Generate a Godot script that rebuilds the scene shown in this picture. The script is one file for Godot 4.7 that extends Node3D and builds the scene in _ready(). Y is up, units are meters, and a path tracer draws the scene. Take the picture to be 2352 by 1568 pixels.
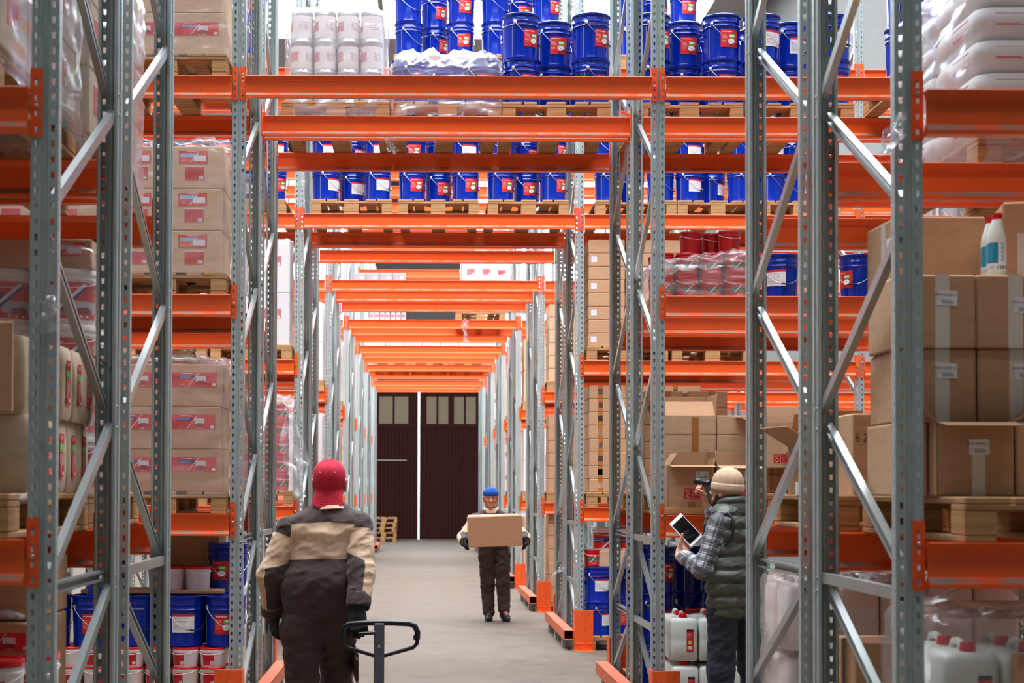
extends Node3D
# A rack warehouse seen down the tunnel aisle that runs through eight double rack rows.
# y up, metres; the camera stands at x 0, z 0 and looks along -z.

const EYE := 1.57
const XL := -1.21            # centre of the uprights on the left of the aisle
const XR := 1.56             # and on its right
const BAY := 2.77
const ROW_Z: Array[float] = [5.28, 10.88, 16.32, 21.5, 26.5, 31.3, 36.0, 41.2]
const DEEP := 1.12           # one rack, face to face
const GAP := 0.2             # between the two racks of a row
const SHELF: Array[float] = [0.0, 1.41, 2.85, 4.295, 5.74]   # top of the beams, level 1 to 4
const ORD: Array[String] = ["nearest", "second", "third", "fourth", "fifth", "sixth", "seventh", "last"]

var used := {}
var M := {}
var meshes := {}
var rng := RandomNumberGenerator.new()

func _ready():
	rng.seed = 20240
	view()
	materials()
	building()
	racks()
	loads_nearest()
	loads_second()
	loads_third()
	loads_far()
	people()
	scraps()

# ------------------------------------------------------------------ camera, sky, light, exposure
func view():
	var cam := Camera3D.new()
	cam.name = "camera"
	var f := 3800.0
	cam.projection = Camera3D.PROJECTION_FRUSTUM
	cam.near = 0.05
	cam.far = 200.0
	cam.position = Vector3(0, EYE, 0)
	cam.rotation = Vector3(0.0227, 0, 0.0035)
	var at := CameraAttributesPhysical.new()
	at.frustum_focal_length = 58.0
	at.frustum_focus_distance = 11.5
	at.exposure_aperture = 5.0
	at.frustum_near = 0.05
	at.frustum_far = 200.0
	cam.attributes = at
	cam.size = 1568.0 / f * 0.05
	cam.frustum_offset = Vector2(209.0, 341.0 - 0.0227 * f) / f * 0.05
	add_child(cam)
	cam.current = true
	var w := WorldEnvironment.new()
	w.name = "environment"
	var e := Environment.new()
	var sky := Sky.new()
	var sm := ProceduralSkyMaterial.new()      # a bright overcast sky
	sm.sky_top_color = Color(0.93, 0.96, 1.0)
	sm.sky_horizon_color = Color(0.90, 0.93, 0.96)
	sm.ground_bottom_color = Color(0.45, 0.45, 0.44)
	sm.ground_horizon_color = Color(0.6, 0.6, 0.6)
	sm.sky_energy_multiplier = 1.0
	sky.sky_material = sm
	e.background_mode = Environment.BG_SKY
	e.sky = sky
	e.background_energy_multiplier = 1.0
	e.tonemap_mode = Environment.TONE_MAPPER_LINEAR
	e.tonemap_exposure = 18.0
	e.sdfgi_enabled = true
	e.ssao_enabled = true
	e.ssil_enabled = true
	w.environment = e
	add_child(w)

# ------------------------------------------------------------------ bookkeeping
const NTH: Array[String] = ["lowest", "second", "third", "fourth", "fifth", "sixth", "seventh", "eighth", "ninth"]

func tier(l: int, n: int) -> String:
	return "top" if l == n - 1 and n > 1 else NTH[l]

func numbered(called: String) -> String:
	var n: int = used.get(called, 0)
	used[called] = n + 1
	return called if n == 0 else "%s_%03d" % [called, n]

func meta(o: Node, label: String, category: String, group := "", kind := ""):
	if label != "":
		o.set_meta("label", label)
	if category != "":
		o.set_meta("category", category)
	if group != "":
		o.set_meta("group", group)
	if kind != "":
		o.set_meta("kind", kind)

func thing(called: String, label: String, category: String, at := Vector3.ZERO, turn := 0.0, group := "") -> Node3D:
	var o := Node3D.new()
	o.name = numbered(called)
	add_child(o)
	o.position = at
	o.rotation.y = turn
	meta(o, label, category, group, "thing")
	return o

func part(parent: Node, called: String, mesh: Mesh, mat: Material, at := Vector3.ZERO, label := "") -> MeshInstance3D:
	var o := MeshInstance3D.new()
	o.name = called
	o.mesh = mesh
	o.material_override = mat
	o.position = at
	parent.add_child(o, true)
	if label != "":
		o.set_meta("label", label)
	return o

func solo(called: String, mesh: Mesh, mat: Material, label: String, category: String, at := Vector3.ZERO, group := "", kind := "thing") -> MeshInstance3D:
	var o := MeshInstance3D.new()
	o.name = numbered(called)
	o.mesh = mesh
	o.material_override = mat
	o.position = at
	add_child(o)
	meta(o, label, category, group, kind)
	return o

func struct(called: String, mesh: Mesh, mat: Material, at := Vector3.ZERO) -> MeshInstance3D:
	return solo(called, mesh, mat, "", "", at, "", "structure")

func dup(o: Node3D, label: String, at: Vector3, turn := 0.0, group := "") -> Node3D:
	var c: Node3D = o.duplicate()
	var stem := String(o.name)
	var r := RegEx.create_from_string("_\\d{3}$")
	c.name = numbered(r.sub(stem, ""))
	add_child(c)
	c.position = at
	c.rotation = Vector3(0, turn, 0)
	c.set_meta("label", label)
	if group != "":
		c.set_meta("group", group)
	return c

# ------------------------------------------------------------------ shapes
func st0() -> SurfaceTool:
	var st := SurfaceTool.new()
	st.begin(Mesh.PRIMITIVE_TRIANGLES)
	return st

func done(st: SurfaceTool) -> ArrayMesh:
	st.generate_normals()
	return st.commit()

func tri(st: SurfaceTool, a: Vector3, b: Vector3, c: Vector3, ua := Vector2.ZERO, ub := Vector2.ZERO, uc := Vector2.ZERO):
	st.set_uv(ua); st.add_vertex(a)
	st.set_uv(ub); st.add_vertex(b)
	st.set_uv(uc); st.add_vertex(c)

# corners clockwise as seen from the front: lower left, upper left, upper right, lower right
func quad(st: SurfaceTool, a: Vector3, b: Vector3, c: Vector3, d: Vector3, u0 := Vector2(0, 1), u1 := Vector2(1, 0)):
	tri(st, a, b, c, Vector2(u0.x, u0.y), Vector2(u0.x, u1.y), Vector2(u1.x, u1.y))
	tri(st, a, c, d, Vector2(u0.x, u0.y), Vector2(u1.x, u1.y), Vector2(u1.x, u0.y))

func flat_mode(st: SurfaceTool):
	st.set_smooth_group(-1)

# a box with chamfered edges
func add_box(st: SurfaceTool, c: Vector3, s: Vector3, bev := 0.0, t := Transform3D()):
	flat_mode(st)
	var h := s / 2.0
	var b: float = minf(bev, minf(h.x, minf(h.y, h.z)) * 0.9)
	for ax in 3:
		for sg: float in [-1.0, 1.0]:
			var n := Vector3.ZERO
			n[ax] = sg
			var u := Vector3.ZERO
			u[(ax + 1) % 3] = 1.0
			var v := n.cross(u)
			var hu: float = h[(ax + 1) % 3] - b
			var hv: float = h[(ax + 2) % 3] - b
			var o := c + n * h[ax]
			quad(st, t * (o - u * hu - v * hv), t * (o - u * hu + v * hv), t * (o + u * hu + v * hv), t * (o + u * hu - v * hv), Vector2(0, 0), Vector2(hu * 2, hv * 2))
	if b <= 0.0:
		return
	for ax in 3:
		var i := (ax + 1) % 3
		var j := (ax + 2) % 3
		for si: float in [-1.0, 1.0]:
			for sj: float in [-1.0, 1.0]:
				var p := Vector3.ZERO
				p[i] = si * h[i]; p[j] = sj * (h[j] - b)
				var q := Vector3.ZERO
				q[i] = si * (h[i] - b); q[j] = sj * h[j]
				var e := Vector3.ZERO
				e[ax] = h[ax] - b
				if si * sj > 0:
					quad(st, t * (c + p - e), t * (c + q - e), t * (c + q + e), t * (c + p + e))
				else:
					quad(st, t * (c + q - e), t * (c + p - e), t * (c + p + e), t * (c + q + e))
	for sx: float in [-1.0, 1.0]:
		for sy: float in [-1.0, 1.0]:
			for sz: float in [-1.0, 1.0]:
				var a := c + Vector3(sx * h.x, sy * (h.y - b), sz * (h.z - b))
				var d := c + Vector3(sx * (h.x - b), sy * h.y, sz * (h.z - b))
				var f := c + Vector3(sx * (h.x - b), sy * (h.y - b), sz * h.z)
				if sx * sy * sz > 0:
					tri(st, t * a, t * f, t * d)
				else:
					tri(st, t * a, t * d, t * f)

func box(s: Vector3, bev := 0.0) -> ArrayMesh:
	var key := "box %s %s" % [s, bev]
	if not meshes.has(key):
		var st := st0()
		add_box(st, Vector3(0, s.y / 2, 0), s, bev)
		meshes[key] = done(st)
	return meshes[key]

# an outline of (radius, height) points turned round the y axis; runs upwards on the outside
func add_lathe(st: SurfaceTool, prof: PackedVector2Array, seg := 28, c := Vector3.ZERO, a0 := 0.0, a1 := TAU, smooth := true):
	st.set_smooth_group(1 if smooth else -1)
	var ln := 0.0
	for i in prof.size() - 1:
		var p := prof[i]
		var q := prof[i + 1]
		if i > 0 and smooth:
			var d0 := (p - prof[i - 1]).normalized()
			if d0.dot((q - p).normalized()) < 0.75:
				st.set_smooth_group(1 + i)
		var l2 := ln + p.distance_to(q)
		for k in seg:
			var t0 := a0 + (a1 - a0) * k / seg
			var t1 := a0 + (a1 - a0) * (k + 1) / seg
			var e0 := Vector3(sin(t0), 0, cos(t0))
			var e1 := Vector3(sin(t1), 0, cos(t1))
			var va := c + e0 * p.x + Vector3(0, p.y, 0)
			var vb := c + e0 * q.x + Vector3(0, q.y, 0)
			var vc := c + e1 * q.x + Vector3(0, q.y, 0)
			var vd := c + e1 * p.x + Vector3(0, p.y, 0)
			var u0 := float(k) / seg
			var u1 := float(k + 1) / seg
			if q.x > 0.0001:
				tri(st, va, vb, vc, Vector2(u0, ln), Vector2(u0, l2), Vector2(u1, l2))
			if p.x > 0.0001:
				tri(st, va, vc, vd, Vector2(u0, ln), Vector2(u1, l2), Vector2(u1, ln))
		ln = l2

func lathe(prof: Array, seg := 28) -> ArrayMesh:
	var st := st0()
	add_lathe(st, PackedVector2Array(prof), seg)
	return done(st)

# a round bar along points
func add_tube(st: SurfaceTool, pts: Array, r: float, seg := 8, closed := false, r_end := -1.0):
	st.set_smooth_group(1)
	var n := pts.size()
	var rings := []
	var up := Vector3.UP
	for i in n:
		var a: Vector3 = pts[(i - 1 + n) % n] if closed or i > 0 else pts[i]
		var b: Vector3 = pts[(i + 1) % n] if closed or i < n - 1 else pts[i]
		var d := (b - a).normalized()
		if absf(d.dot(up)) > 0.95:
			up = Vector3.RIGHT if absf(d.x) < 0.9 else Vector3.BACK
		var x := up.cross(d).normalized()
		var y := d.cross(x).normalized()
		up = y
		var rr := r if r_end < 0.0 else lerpf(r, r_end, float(i) / (n - 1))
		var ring := PackedVector3Array()
		for k in seg:
			var t := TAU * k / seg
			ring.append(pts[i] + (x * cos(t) + y * sin(t)) * rr)
		rings.append(ring)
	for i in (n if closed else n - 1):
		var p: PackedVector3Array = rings[i]
		var q: PackedVector3Array = rings[(i + 1) % n]
		for k in seg:
			var m := (k + 1) % seg
			tri(st, p[k], q[m], q[k], Vector2(float(k) / seg, i), Vector2(float(k + 1) / seg, i + 1), Vector2(float(k) / seg, i + 1))
			tri(st, p[k], p[m], q[m], Vector2(float(k) / seg, i), Vector2(float(k + 1) / seg, i), Vector2(float(k + 1) / seg, i + 1))
	if not closed:
		st.set_smooth_group(-1)
		for k in range(1, seg - 1):
			tri(st, rings[0][0], rings[0][k + 1], rings[0][k])
			tri(st, rings[n - 1][0], rings[n - 1][k], rings[n - 1][k + 1])

func tube(pts: Array, r: float, seg := 8, closed := false) -> ArrayMesh:
	var st := st0()
	add_tube(st, pts, r, seg, closed)
	return done(st)

# a closed outline in (z, y) drawn out along x from x0 to x1
func add_extrude(st: SurfaceTool, prof: PackedVector2Array, x0: float, x1: float, caps := true):
	flat_mode(st)
	var n := prof.size()
	var ln := 0.0
	for i in n:
		var p := prof[i]
		var q := prof[(i + 1) % n]
		var l2 := ln + p.distance_to(q)
		quad(st, Vector3(x0, p.y, p.x), Vector3(x0, q.y, q.x), Vector3(x1, q.y, q.x), Vector3(x1, p.y, p.x), Vector2(x0, ln), Vector2(x1, l2))
		ln = l2
	if caps:
		var ids := Geometry2D.triangulate_polygon(prof)
		for i in range(0, ids.size(), 3):
			var a := prof[ids[i]]
			var b := prof[ids[i + 1]]
			var c := prof[ids[i + 2]]
			tri(st, Vector3(x0, a.y, a.x), Vector3(x0, b.y, b.x), Vector3(x0, c.y, c.x))
			tri(st, Vector3(x1, a.y, a.x), Vector3(x1, c.y, c.x), Vector3(x1, b.y, b.x))

# a sheet of punched steel: columns of tapered holes every `pitch` up a strip that starts at o, is u wide and stands up y
func add_punched(st: SurfaceTool, o: Vector3, u: Vector3, width: float, from: float, count: int, pitch: float, centre: float, w_top: float, w_low: float, high: float, thick: Vector3):
	flat_mode(st)
	for k in count:
		var y0 := from + k * pitch
		var y1 := y0 + pitch
		var m := (y0 + y1) / 2
		var hb := m - high / 2
		var ht := m + high / 2
		var P := func(a: float, y: float) -> Vector3: return o + u * a + Vector3(0, y, 0)
		var bl: Vector3 = P.call(centre - w_low / 2, hb)
		var br: Vector3 = P.call(centre + w_low / 2, hb)
		var tl: Vector3 = P.call(centre - w_top / 2, ht)
		var tr: Vector3 = P.call(centre + w_top / 2, ht)
		var a: Vector3 = P.call(0.0, y0)
		var b: Vector3 = P.call(0.0, y1)
		var c: Vector3 = P.call(width, y1)
		var d: Vector3 = P.call(width, y0)
		quad(st, a, b, tl, bl); quad(st, tl, b, c, tr); quad(st, br, tr, c, d); quad(st, a, bl, br, d)
		if thick != Vector3.ZERO:
			quad(st, bl, bl + thick, tl + thick, tl)
			quad(st, tr, tr + thick, br + thick, br)
			quad(st, br, br + thick, bl + thick, bl)
			quad(st, tl, tl + thick, tr + thick, tr)

# ------------------------------------------------------------------ materials
func noise_tex(freq: float, ramp: Array, size := 256, octaves := 4, sx := 1.0, kind := FastNoiseLite.TYPE_SIMPLEX_SMOOTH, sd := 1) -> ImageTexture:
	var fn := FastNoiseLite.new()
	fn.seed = sd
	fn.noise_type = kind
	fn.frequency = freq
	fn.fractal_octaves = octaves
	var im := Image.create(size, size, false, Image.FORMAT_RGB8)
	var g := Gradient.new()
	var offs := PackedFloat32Array()
	var cols := PackedColorArray()
	for r in ramp:
		offs.append(r[0])
		cols.append(r[1])
	g.offsets = offs
	g.colors = cols
	for y in size:
		for x in size:
			# blended across the edges so that the tile repeats without a seam
			var fx := float(x) / size
			var a := fn.get_noise_2d(x * sx, y)
			var b := fn.get_noise_2d((x - size) * sx, y)
			var v := lerpf(a, b, smoothstep(0.7, 1.0, fx))
			if y > size * 0.7:
				var a2 := fn.get_noise_2d(x * sx, y - size)
				var b2 := fn.get_noise_2d((x - size) * sx, y - size)
				v = lerpf(v, lerpf(a2, b2, smoothstep(0.7, 1.0, fx)), smoothstep(0.7, 1.0, float(y) / size))
			im.set_pixel(x, y, g.sample(clampf(v * 0.7 + 0.5, 0, 1)))
	return ImageTexture.create_from_image(im)

func mat(called: String, c: Color, rough := 0.7, metal := 0.0, tex: Texture2D = null, scale := 1.0, triplanar := true) -> StandardMaterial3D:
	var m := StandardMaterial3D.new()
	m.resource_name = called
	m.albedo_color = c
	m.roughness = rough
	m.metallic = metal
	if tex:
		m.albedo_texture = tex
		if triplanar:
			m.uv1_triplanar = true
			m.uv1_triplanar_sharpness = 4.0
			m.uv1_scale = Vector3.ONE * scale
	M[called] = m
	return m

func relief(m: StandardMaterial3D, tex: Texture2D, depth: float):
	m.heightmap_enabled = true
	m.heightmap_texture = tex
	m.heightmap_scale = depth

func grey(a: float) -> Color:
	return Color(a, a, a)

func materials():
	var g := func(a: float) -> Color: return Color(a, a, a)
	var fine := noise_tex(0.12, [[0.0, g.call(0.88)], [0.5, g.call(0.97)], [1.0, g.call(1.0)]], 256, 4)
	var streak := noise_tex(0.02, [[0.0, g.call(0.87)], [0.5, g.call(0.96)], [1.0, g.call(1.0)]], 256, 4, 8.0)
	var board := noise_tex(0.09, [[0.0, g.call(0.91)], [0.5, g.call(0.97)], [1.0, g.call(1.0)]], 256, 5, 0.4, FastNoiseLite.TYPE_SIMPLEX_SMOOTH, 3)
	var bumps := noise_tex(0.03, [[0.0, g.call(0.0)], [1.0, g.call(1.0)]], 256, 3, 1.0, FastNoiseLite.TYPE_SIMPLEX_SMOOTH, 5)
	M.bumps = bumps
	# galvanised steel
	mat("zinc", Color(0.68, 0.73, 0.72), 0.40, 0.35, streak, 1.4)
	mat("zinc_far", Color(0.66, 0.71, 0.70), 0.40, 0.35)
	mat("zinc_brace", Color(0.62, 0.65, 0.64), 0.32, 0.65)
	mat("bolt", Color(0.72, 0.73, 0.74), 0.35, 0.9)
	# orange enamel of the beams, and the same with dust lying on the ledge
	mat("orange", Color(0.92, 0.35, 0.09), 0.34)
	var dust := noise_tex(0.022, [[0.0, Color(0.89, 0.30, 0.09)], [0.40, Color(0.87, 0.30, 0.10)], [0.47, Color(0.60, 0.44, 0.36)], [1.0, Color(0.55, 0.46, 0.41)]], 256, 4, 0.4, FastNoiseLite.TYPE_SIMPLEX_SMOOTH, 9)
	mat("orange_dust", Color.WHITE, 0.75, 0.0, dust, 1.7)
	var chips := noise_tex(0.05, [[0.0, Color(0.91, 0.34, 0.085)], [0.80, Color(0.89, 0.33, 0.085)], [0.83, Color(0.70, 0.26, 0.10)], [1.0, Color(0.55, 0.30, 0.2)]], 256, 5, 1.0, FastNoiseLite.TYPE_SIMPLEX_SMOOTH, 12)
	mat("orange_worn", Color.WHITE, 0.5, 0.0, chips, 1.6)
	mat("orange_rail", Color(0.84, 0.42, 0.27), 0.6)
	# wood
	var grain := noise_tex(0.03, [[0.0, Color(0.52, 0.38, 0.24)], [0.45, Color(0.74, 0.58, 0.40)], [1.0, Color(0.84, 0.71, 0.52)]], 256, 5, 0.12, FastNoiseLite.TYPE_SIMPLEX_SMOOTH, 21)
	mat("wood", Color(0.93, 0.89, 0.83), 0.85, 0.0, grain, 1.6)
	# cardboard
	mat("card", Color(0.76, 0.59, 0.44), 0.9, 0.0, board, 1.0)
	mat("card_light", Color(0.82, 0.68, 0.54), 0.9, 0.0, board, 1.0)
	mat("card_inside", Color(0.70, 0.53, 0.39), 0.92, 0.0, board, 2.0)
	mat("kraft", Color(0.80, 0.70, 0.59), 0.92, 0.0, board, 0.8)
	mat("tape", Color(0.84, 0.80, 0.74), 0.3)
	mat("tape_brown", Color(0.66, 0.42, 0.20), 0.35)
	# pails, cans and their plastic
	mat("blue", Color(0.0, 0.135, 0.56), 0.15, 0.0).clearcoat_enabled = false
	mat("wire", Color(0.80, 0.80, 0.80), 0.3, 0.9)
	mat("black", Color(0.03, 0.03, 0.035), 0.45)
	mat("red_lid", Color(0.80, 0.05, 0.09), 0.35)
	mat("red_tin", Color(0.70, 0.07, 0.08), 0.25)
	mat("white_pail", Color(0.90, 0.86, 0.84), 0.4)
	mat("grey_tin", Color(0.74, 0.74, 0.76), 0.35, 0.5)
	mat("canister", Color(0.88, 0.90, 0.86), 0.42)
	mat("canister_white", Color(0.90, 0.85, 0.83), 0.45)
	mat("paper", Color(0.88, 0.87, 0.86), 0.8)
	# stretch film
	var film := mat("film", Color(0.94, 0.93, 0.94, 0.11), 0.18)
	film.transparency = BaseMaterial3D.TRANSPARENCY_ALPHA
	film.metallic_specular = 0.7
	var film2: StandardMaterial3D = film.duplicate()
	film2.resource_name = "film_thick"
	film2.albedo_color = Color(0.94, 0.93, 0.94, 0.18)
	M["film_thick"] = film2
	# concrete floor
	var conc := noise_tex(0.012, [[0.0, Color(0.50, 0.46, 0.42)], [0.25, Color(0.61, 0.575, 0.53)], [0.75, Color(0.645, 0.61, 0.57)], [1.0, Color(0.74, 0.71, 0.67)]], 512, 6, 1.0, FastNoiseLite.TYPE_SIMPLEX_SMOOTH, 41)
	conc = cracks(conc)
	var fl := mat("concrete", Color(0.64, 0.595, 0.54), 0.75, 0.0, conc, 0.33)
	relief(fl, noise_tex(0.06, [[0.0, g.call(0.0)], [1.0, g.call(1.0)]], 256, 5, 1.0, FastNoiseLite.TYPE_SIMPLEX_SMOOTH, 43), 0.06)
	mat("plaster", Color(0.38, 0.38, 0.37), 0.9, 0.0, board, 0.4)
	mat("roof", Color(0.62, 0.63, 0.64), 0.85, 0.0, fine, 0.5)
	mat("door_brown", Color(0.20, 0.09, 0.075), 0.75).metallic_specular = 0.2
	var pane := mat("pane", Color(0.82, 0.79, 0.69), 0.6, 0.0, conc, 2.5)
	pane.backlight_enabled = true
	pane.backlight = Color(0.7, 0.68, 0.60)

# fine cracks and pale scuffs drawn into the concrete
func cracks(t: ImageTexture) -> ImageTexture:
	var im := t.get_image()
	var n := im.get_width()
	var r := RandomNumberGenerator.new()
	r.seed = 77
	for k in 26:
		var x := r.randf() * n
		var y := r.randf() * n
		var a := r.randf() * TAU
		var c := Color(0.34, 0.31, 0.28) if k % 4 else Color(0.80, 0.78, 0.75)
		for i in r.randi_range(40, 150):
			a += r.randf_range(-0.45, 0.45)
			x += cos(a)
			y += sin(a)
			var px := posmod(int(x), n)
			var py := posmod(int(y), n)
			im.set_pixel(px, py, im.get_pixel(px, py).lerp(c, 0.7))
	return ImageTexture.create_from_image(im)

# ------------------------------------------------------------------ the hall
func building():
	var x0 := -7.6
	var x1 := 8.0
	var z0 := 3.5
	var z1 := -53.0
	var H := 13.0
	struct("floor", box(Vector3(x1 - x0, 0.3, z0 - z1)), M.concrete, Vector3((x0 + x1) / 2, -0.3, (z0 + z1) / 2))
	struct("wall_left", box(Vector3(0.3, H, z0 - z1)), M.plaster, Vector3(x0 - 0.15, 0, (z0 + z1) / 2))
	struct("wall_right", box(Vector3(0.3, H, z0 - z1)), M.plaster, Vector3(x1 + 0.15, 0, (z0 + z1) / 2))
	struct("wall_front", box(Vector3(x1 - x0 + 0.6, H, 0.3)), M.plaster, Vector3((x0 + x1) / 2, 0, z0 + 0.15))
	# the end wall: a gateway at the aisle, tall windows left and right high up
	var gx0 := -1.55
	var gx1 := 2.15
	var gh := 4.9
	var st := st0()
	var wall := func(a: float, b: float, y0: float, y1: float): add_box(st, Vector3((a + b) / 2, (y0 + y1) / 2, 0), Vector3(b - a, y1 - y0, 0.3))
	wall.call(x0 - 0.3, gx0, 0.0, 5.6)
	wall.call(gx1, x1 + 0.3, 0.0, 5.6)
	wall.call(gx0, gx1, gh, 5.6)
	wall.call(x0 - 0.3, x1 + 0.3, 12.2, H)
	wall.call(-2.1, 1.7, 5.6, 12.2)
	wall.call(x0 - 0.3, x0 + 0.4, 5.6, 12.2)
	wall.call(x1 - 0.4, x1 + 0.3, 5.6, 12.2)
	struct("wall_back", done(st), M.plaster, Vector3(0, 0, z1 - 0.15))
	for w: Array in [[x0 + 0.4, -2.1], [1.7, x1 - 0.4]]:
		var n := struct("window_1" if w[0] < 0 else "window_2", window_bars(w[1] - w[0], 6.6), M.zinc, Vector3(w[0], 5.6, z1 - 0.1))
		n.set_meta("label", "tall steel window high in the end wall %s of the gate" % ("left" if w[0] < 0 else "right"))
	# roof: solid over the rack rows, open glazed strips over the cross aisles
	var from := z0 + 0.3
	var strips := [[-1.3, -2.3]]
	for k in 7:
		strips.append([-(ROW_Z[k] + 2 * DEEP + GAP) + 0.9, -ROW_Z[k + 1] - 0.5])
	var rs := st0()
	for x: float in [x0 - 0.3, 6.8]:     # the roof stays closed along both sides of the hall
		var w: float = (-6.3 - x0 + 0.3) if x < 0 else (x1 + 0.3 - 6.8)
		add_box(rs, Vector3(x + w / 2, 0, (z0 + z1) / 2), Vector3(w, 0.32, z0 - z1 + 0.6))
	for s: Array in strips:
		add_box(rs, Vector3((x0 + x1) / 2, 0, (from + s[0]) / 2), Vector3(x1 - x0 + 0.6, 0.3, from - s[0]))
		for x: float in [-5.0, -1.0, 3.0, 6.0]:
			add_box(rs, Vector3(x, 0, (s[0] + s[1]) / 2), Vector3(0.12, 0.26, s[0] - s[1]))
		from = s[1]
	add_box(rs, Vector3((x0 + x1) / 2, 0, (from + z1 - 0.3) / 2), Vector3(x1 - x0 + 0.6, 0.3, from - z1 + 0.3))
	struct("ceiling", done(rs), M.roof, Vector3(0, H + 0.15, 0))
	gate(gx0, gx1, gh, z1)

func window_bars(w: float, h: float) -> ArrayMesh:
	var st := st0()
	for i in 8:
		add_box(st, Vector3(w * i / 7.0, h / 2, 0), Vector3(0.07, h, 0.08))
	for i in 5:
		add_box(st, Vector3(w / 2, h * i / 4.0, 0), Vector3(w, 0.06, 0.07))
	return done(st)

# two brown plank leaves with lights at the top, a slit of daylight between them
func gate(gx0: float, gx1: float, gh: float, z: float):
	var mid := -0.07
	for s in 2:
		var a: float = gx0 if s == 0 else mid + 0.022
		var b: float = mid - 0.022 if s == 0 else gx1
		var w := b - a
		var d := Node3D.new()
		d.name = "door_%d" % (s + 1)
		d.position = Vector3(a, 0.001, z + 0.02)
		add_child(d)
		meta(d, "%s dark brown plank leaf of the tall gate closing the aisle" % ("narrow left" if s == 0 else "wide right"), "door", "", "structure")
		var fr := st0()
		var top := gh - 0.1
		# panes: pairs of lights, each leaf with one or two pairs
		var pairs := [[0.20, 1.14]] if s == 0 else [[0.22, 0.92], [1.10, 1.80]]
		add_box(fr, Vector3(w / 2, top - 0.11, 0), Vector3(w, 0.22, 0.08), 0.008)
		add_box(fr, Vector3(w / 2, 3.62, 0), Vector3(w, 0.14, 0.08), 0.008)
		var xs := [0.0]
		for p: Array in pairs:
			xs.append(p[0]); xs.append(p[1])
		xs.append(w)
		for i in range(0, xs.size(), 2):
			add_box(fr, Vector3((xs[i] + xs[i + 1]) / 2, (3.69 + top - 0.22) / 2, 0), Vector3(xs[i + 1] - xs[i], top - 0.22 - 3.69, 0.08), 0.006)
		for p: Array in pairs:
			add_box(fr, Vector3((p[0] + p[1]) / 2, (3.69 + top - 0.22) / 2, 0), Vector3(0.06, top - 0.22 - 3.69, 0.07), 0.006)
		if s == 0:   # the low wicket door cut into the narrow leaf
			add_box(fr, Vector3(0.1, 1.3, 0.03), Vector3(0.2, 2.5, 0.05), 0.006)
		part(d, "door_frame", done(fr), M.door_brown)
		for p: Array in pairs:
			for k in 2:
				var x: float = lerpf(p[0], p[1], 0.25 + 0.5 * k)
				part(d, "pane", box(Vector3((p[1] - p[0]) / 2, top - 0.22 - 3.69, 0.006)), M.pane, Vector3(x, 3.69, -0.02))
		part(d, "backing_board", box(Vector3(w, 3.6, 0.02)), M.door_brown, Vector3(w / 2, 0, -0.04))
		var n := int(w / 0.115)
		for i in n:
			part(d, "plank", box(Vector3(w / n - 0.006, 3.55, 0.05), 0.006), M.door_brown, Vector3((i + 0.5) * w / n, 0, 0))
		if s == 0:
			part(d, "latch_bar", box(Vector3(0.95, 0.035, 0.03), 0.005), M.zinc_brace, Vector3(0.62, 2.5, 0.05))

# ------------------------------------------------------------------ the racks
func post_mesh(level: int) -> ArrayMesh:
	# level 0: punched with thickness, 1: punched, 2: plain
	var key := "post %d" % level
	if meshes.has(key):
		return meshes[key]
	var st := st0()
	var H := 7.3
	var n := int(H / 0.05)
	var thick := Vector3(0, 0, -0.003) if level == 0 else Vector3.ZERO
	var strip := func(a: Vector2, b: Vector2):   # (x, z) of the section
		quad(st, Vector3(a.x, 0, a.y), Vector3(a.x, H, a.y), Vector3(b.x, H, b.y), Vector3(b.x, 0, b.y), Vector2(0, 0), Vector2(a.distance_to(b), H))
	flat_mode(st)
	for s: float in [-1.0, 1.0]:
		if level < 2:
			if s < 0:
				add_punched(st, Vector3(-0.0435, 0, 0), Vector3.RIGHT, 0.0335, 0.0, n, 0.05, 0.0175, 0.0135, 0.0095, 0.0215, thick)
			else:
				add_punched(st, Vector3(0.010, 0, 0), Vector3.RIGHT, 0.0335, 0.0, n, 0.05, 0.0160, 0.0135, 0.0095, 0.0215, thick)
			var o := Vector3(s * 0.045, 0, -0.002) if s > 0 else Vector3(s * 0.045, 0, -0.030)
			add_punched(st, o, Vector3(0, 0, -s), 0.028, 0.025, n - 1, 0.05, 0.014, 0.006, 0.006, 0.009, Vector3.ZERO)
		else:
			strip.call(Vector2(-0.0435, 0) if s < 0 else Vector2(0.010, 0), Vector2(-0.010, 0) if s < 0 else Vector2(0.0435, 0))
			strip.call(Vector2(s * 0.045, -0.002), Vector2(s * 0.045, -0.030))
		flat_mode(st)
		for e: Array in [[0.010, 0.0, 0.006, -0.006], [0.0435, 0.0, 0.045, -0.002], [0.045, -0.030, 0.039, -0.035], [0.039, -0.035, 0.039, -0.066], [0.039, -0.066, 0.034, -0.070], [0.034, -0.070, 0.026, -0.070]]:
			strip.call(Vector2(s * e[0], e[1]), Vector2(s * e[2], e[3]))
	strip.call(Vector2(-0.006, -0.006), Vector2(0.006, -0.006))
	meshes[key] = done(st)
	return meshes[key]

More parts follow.
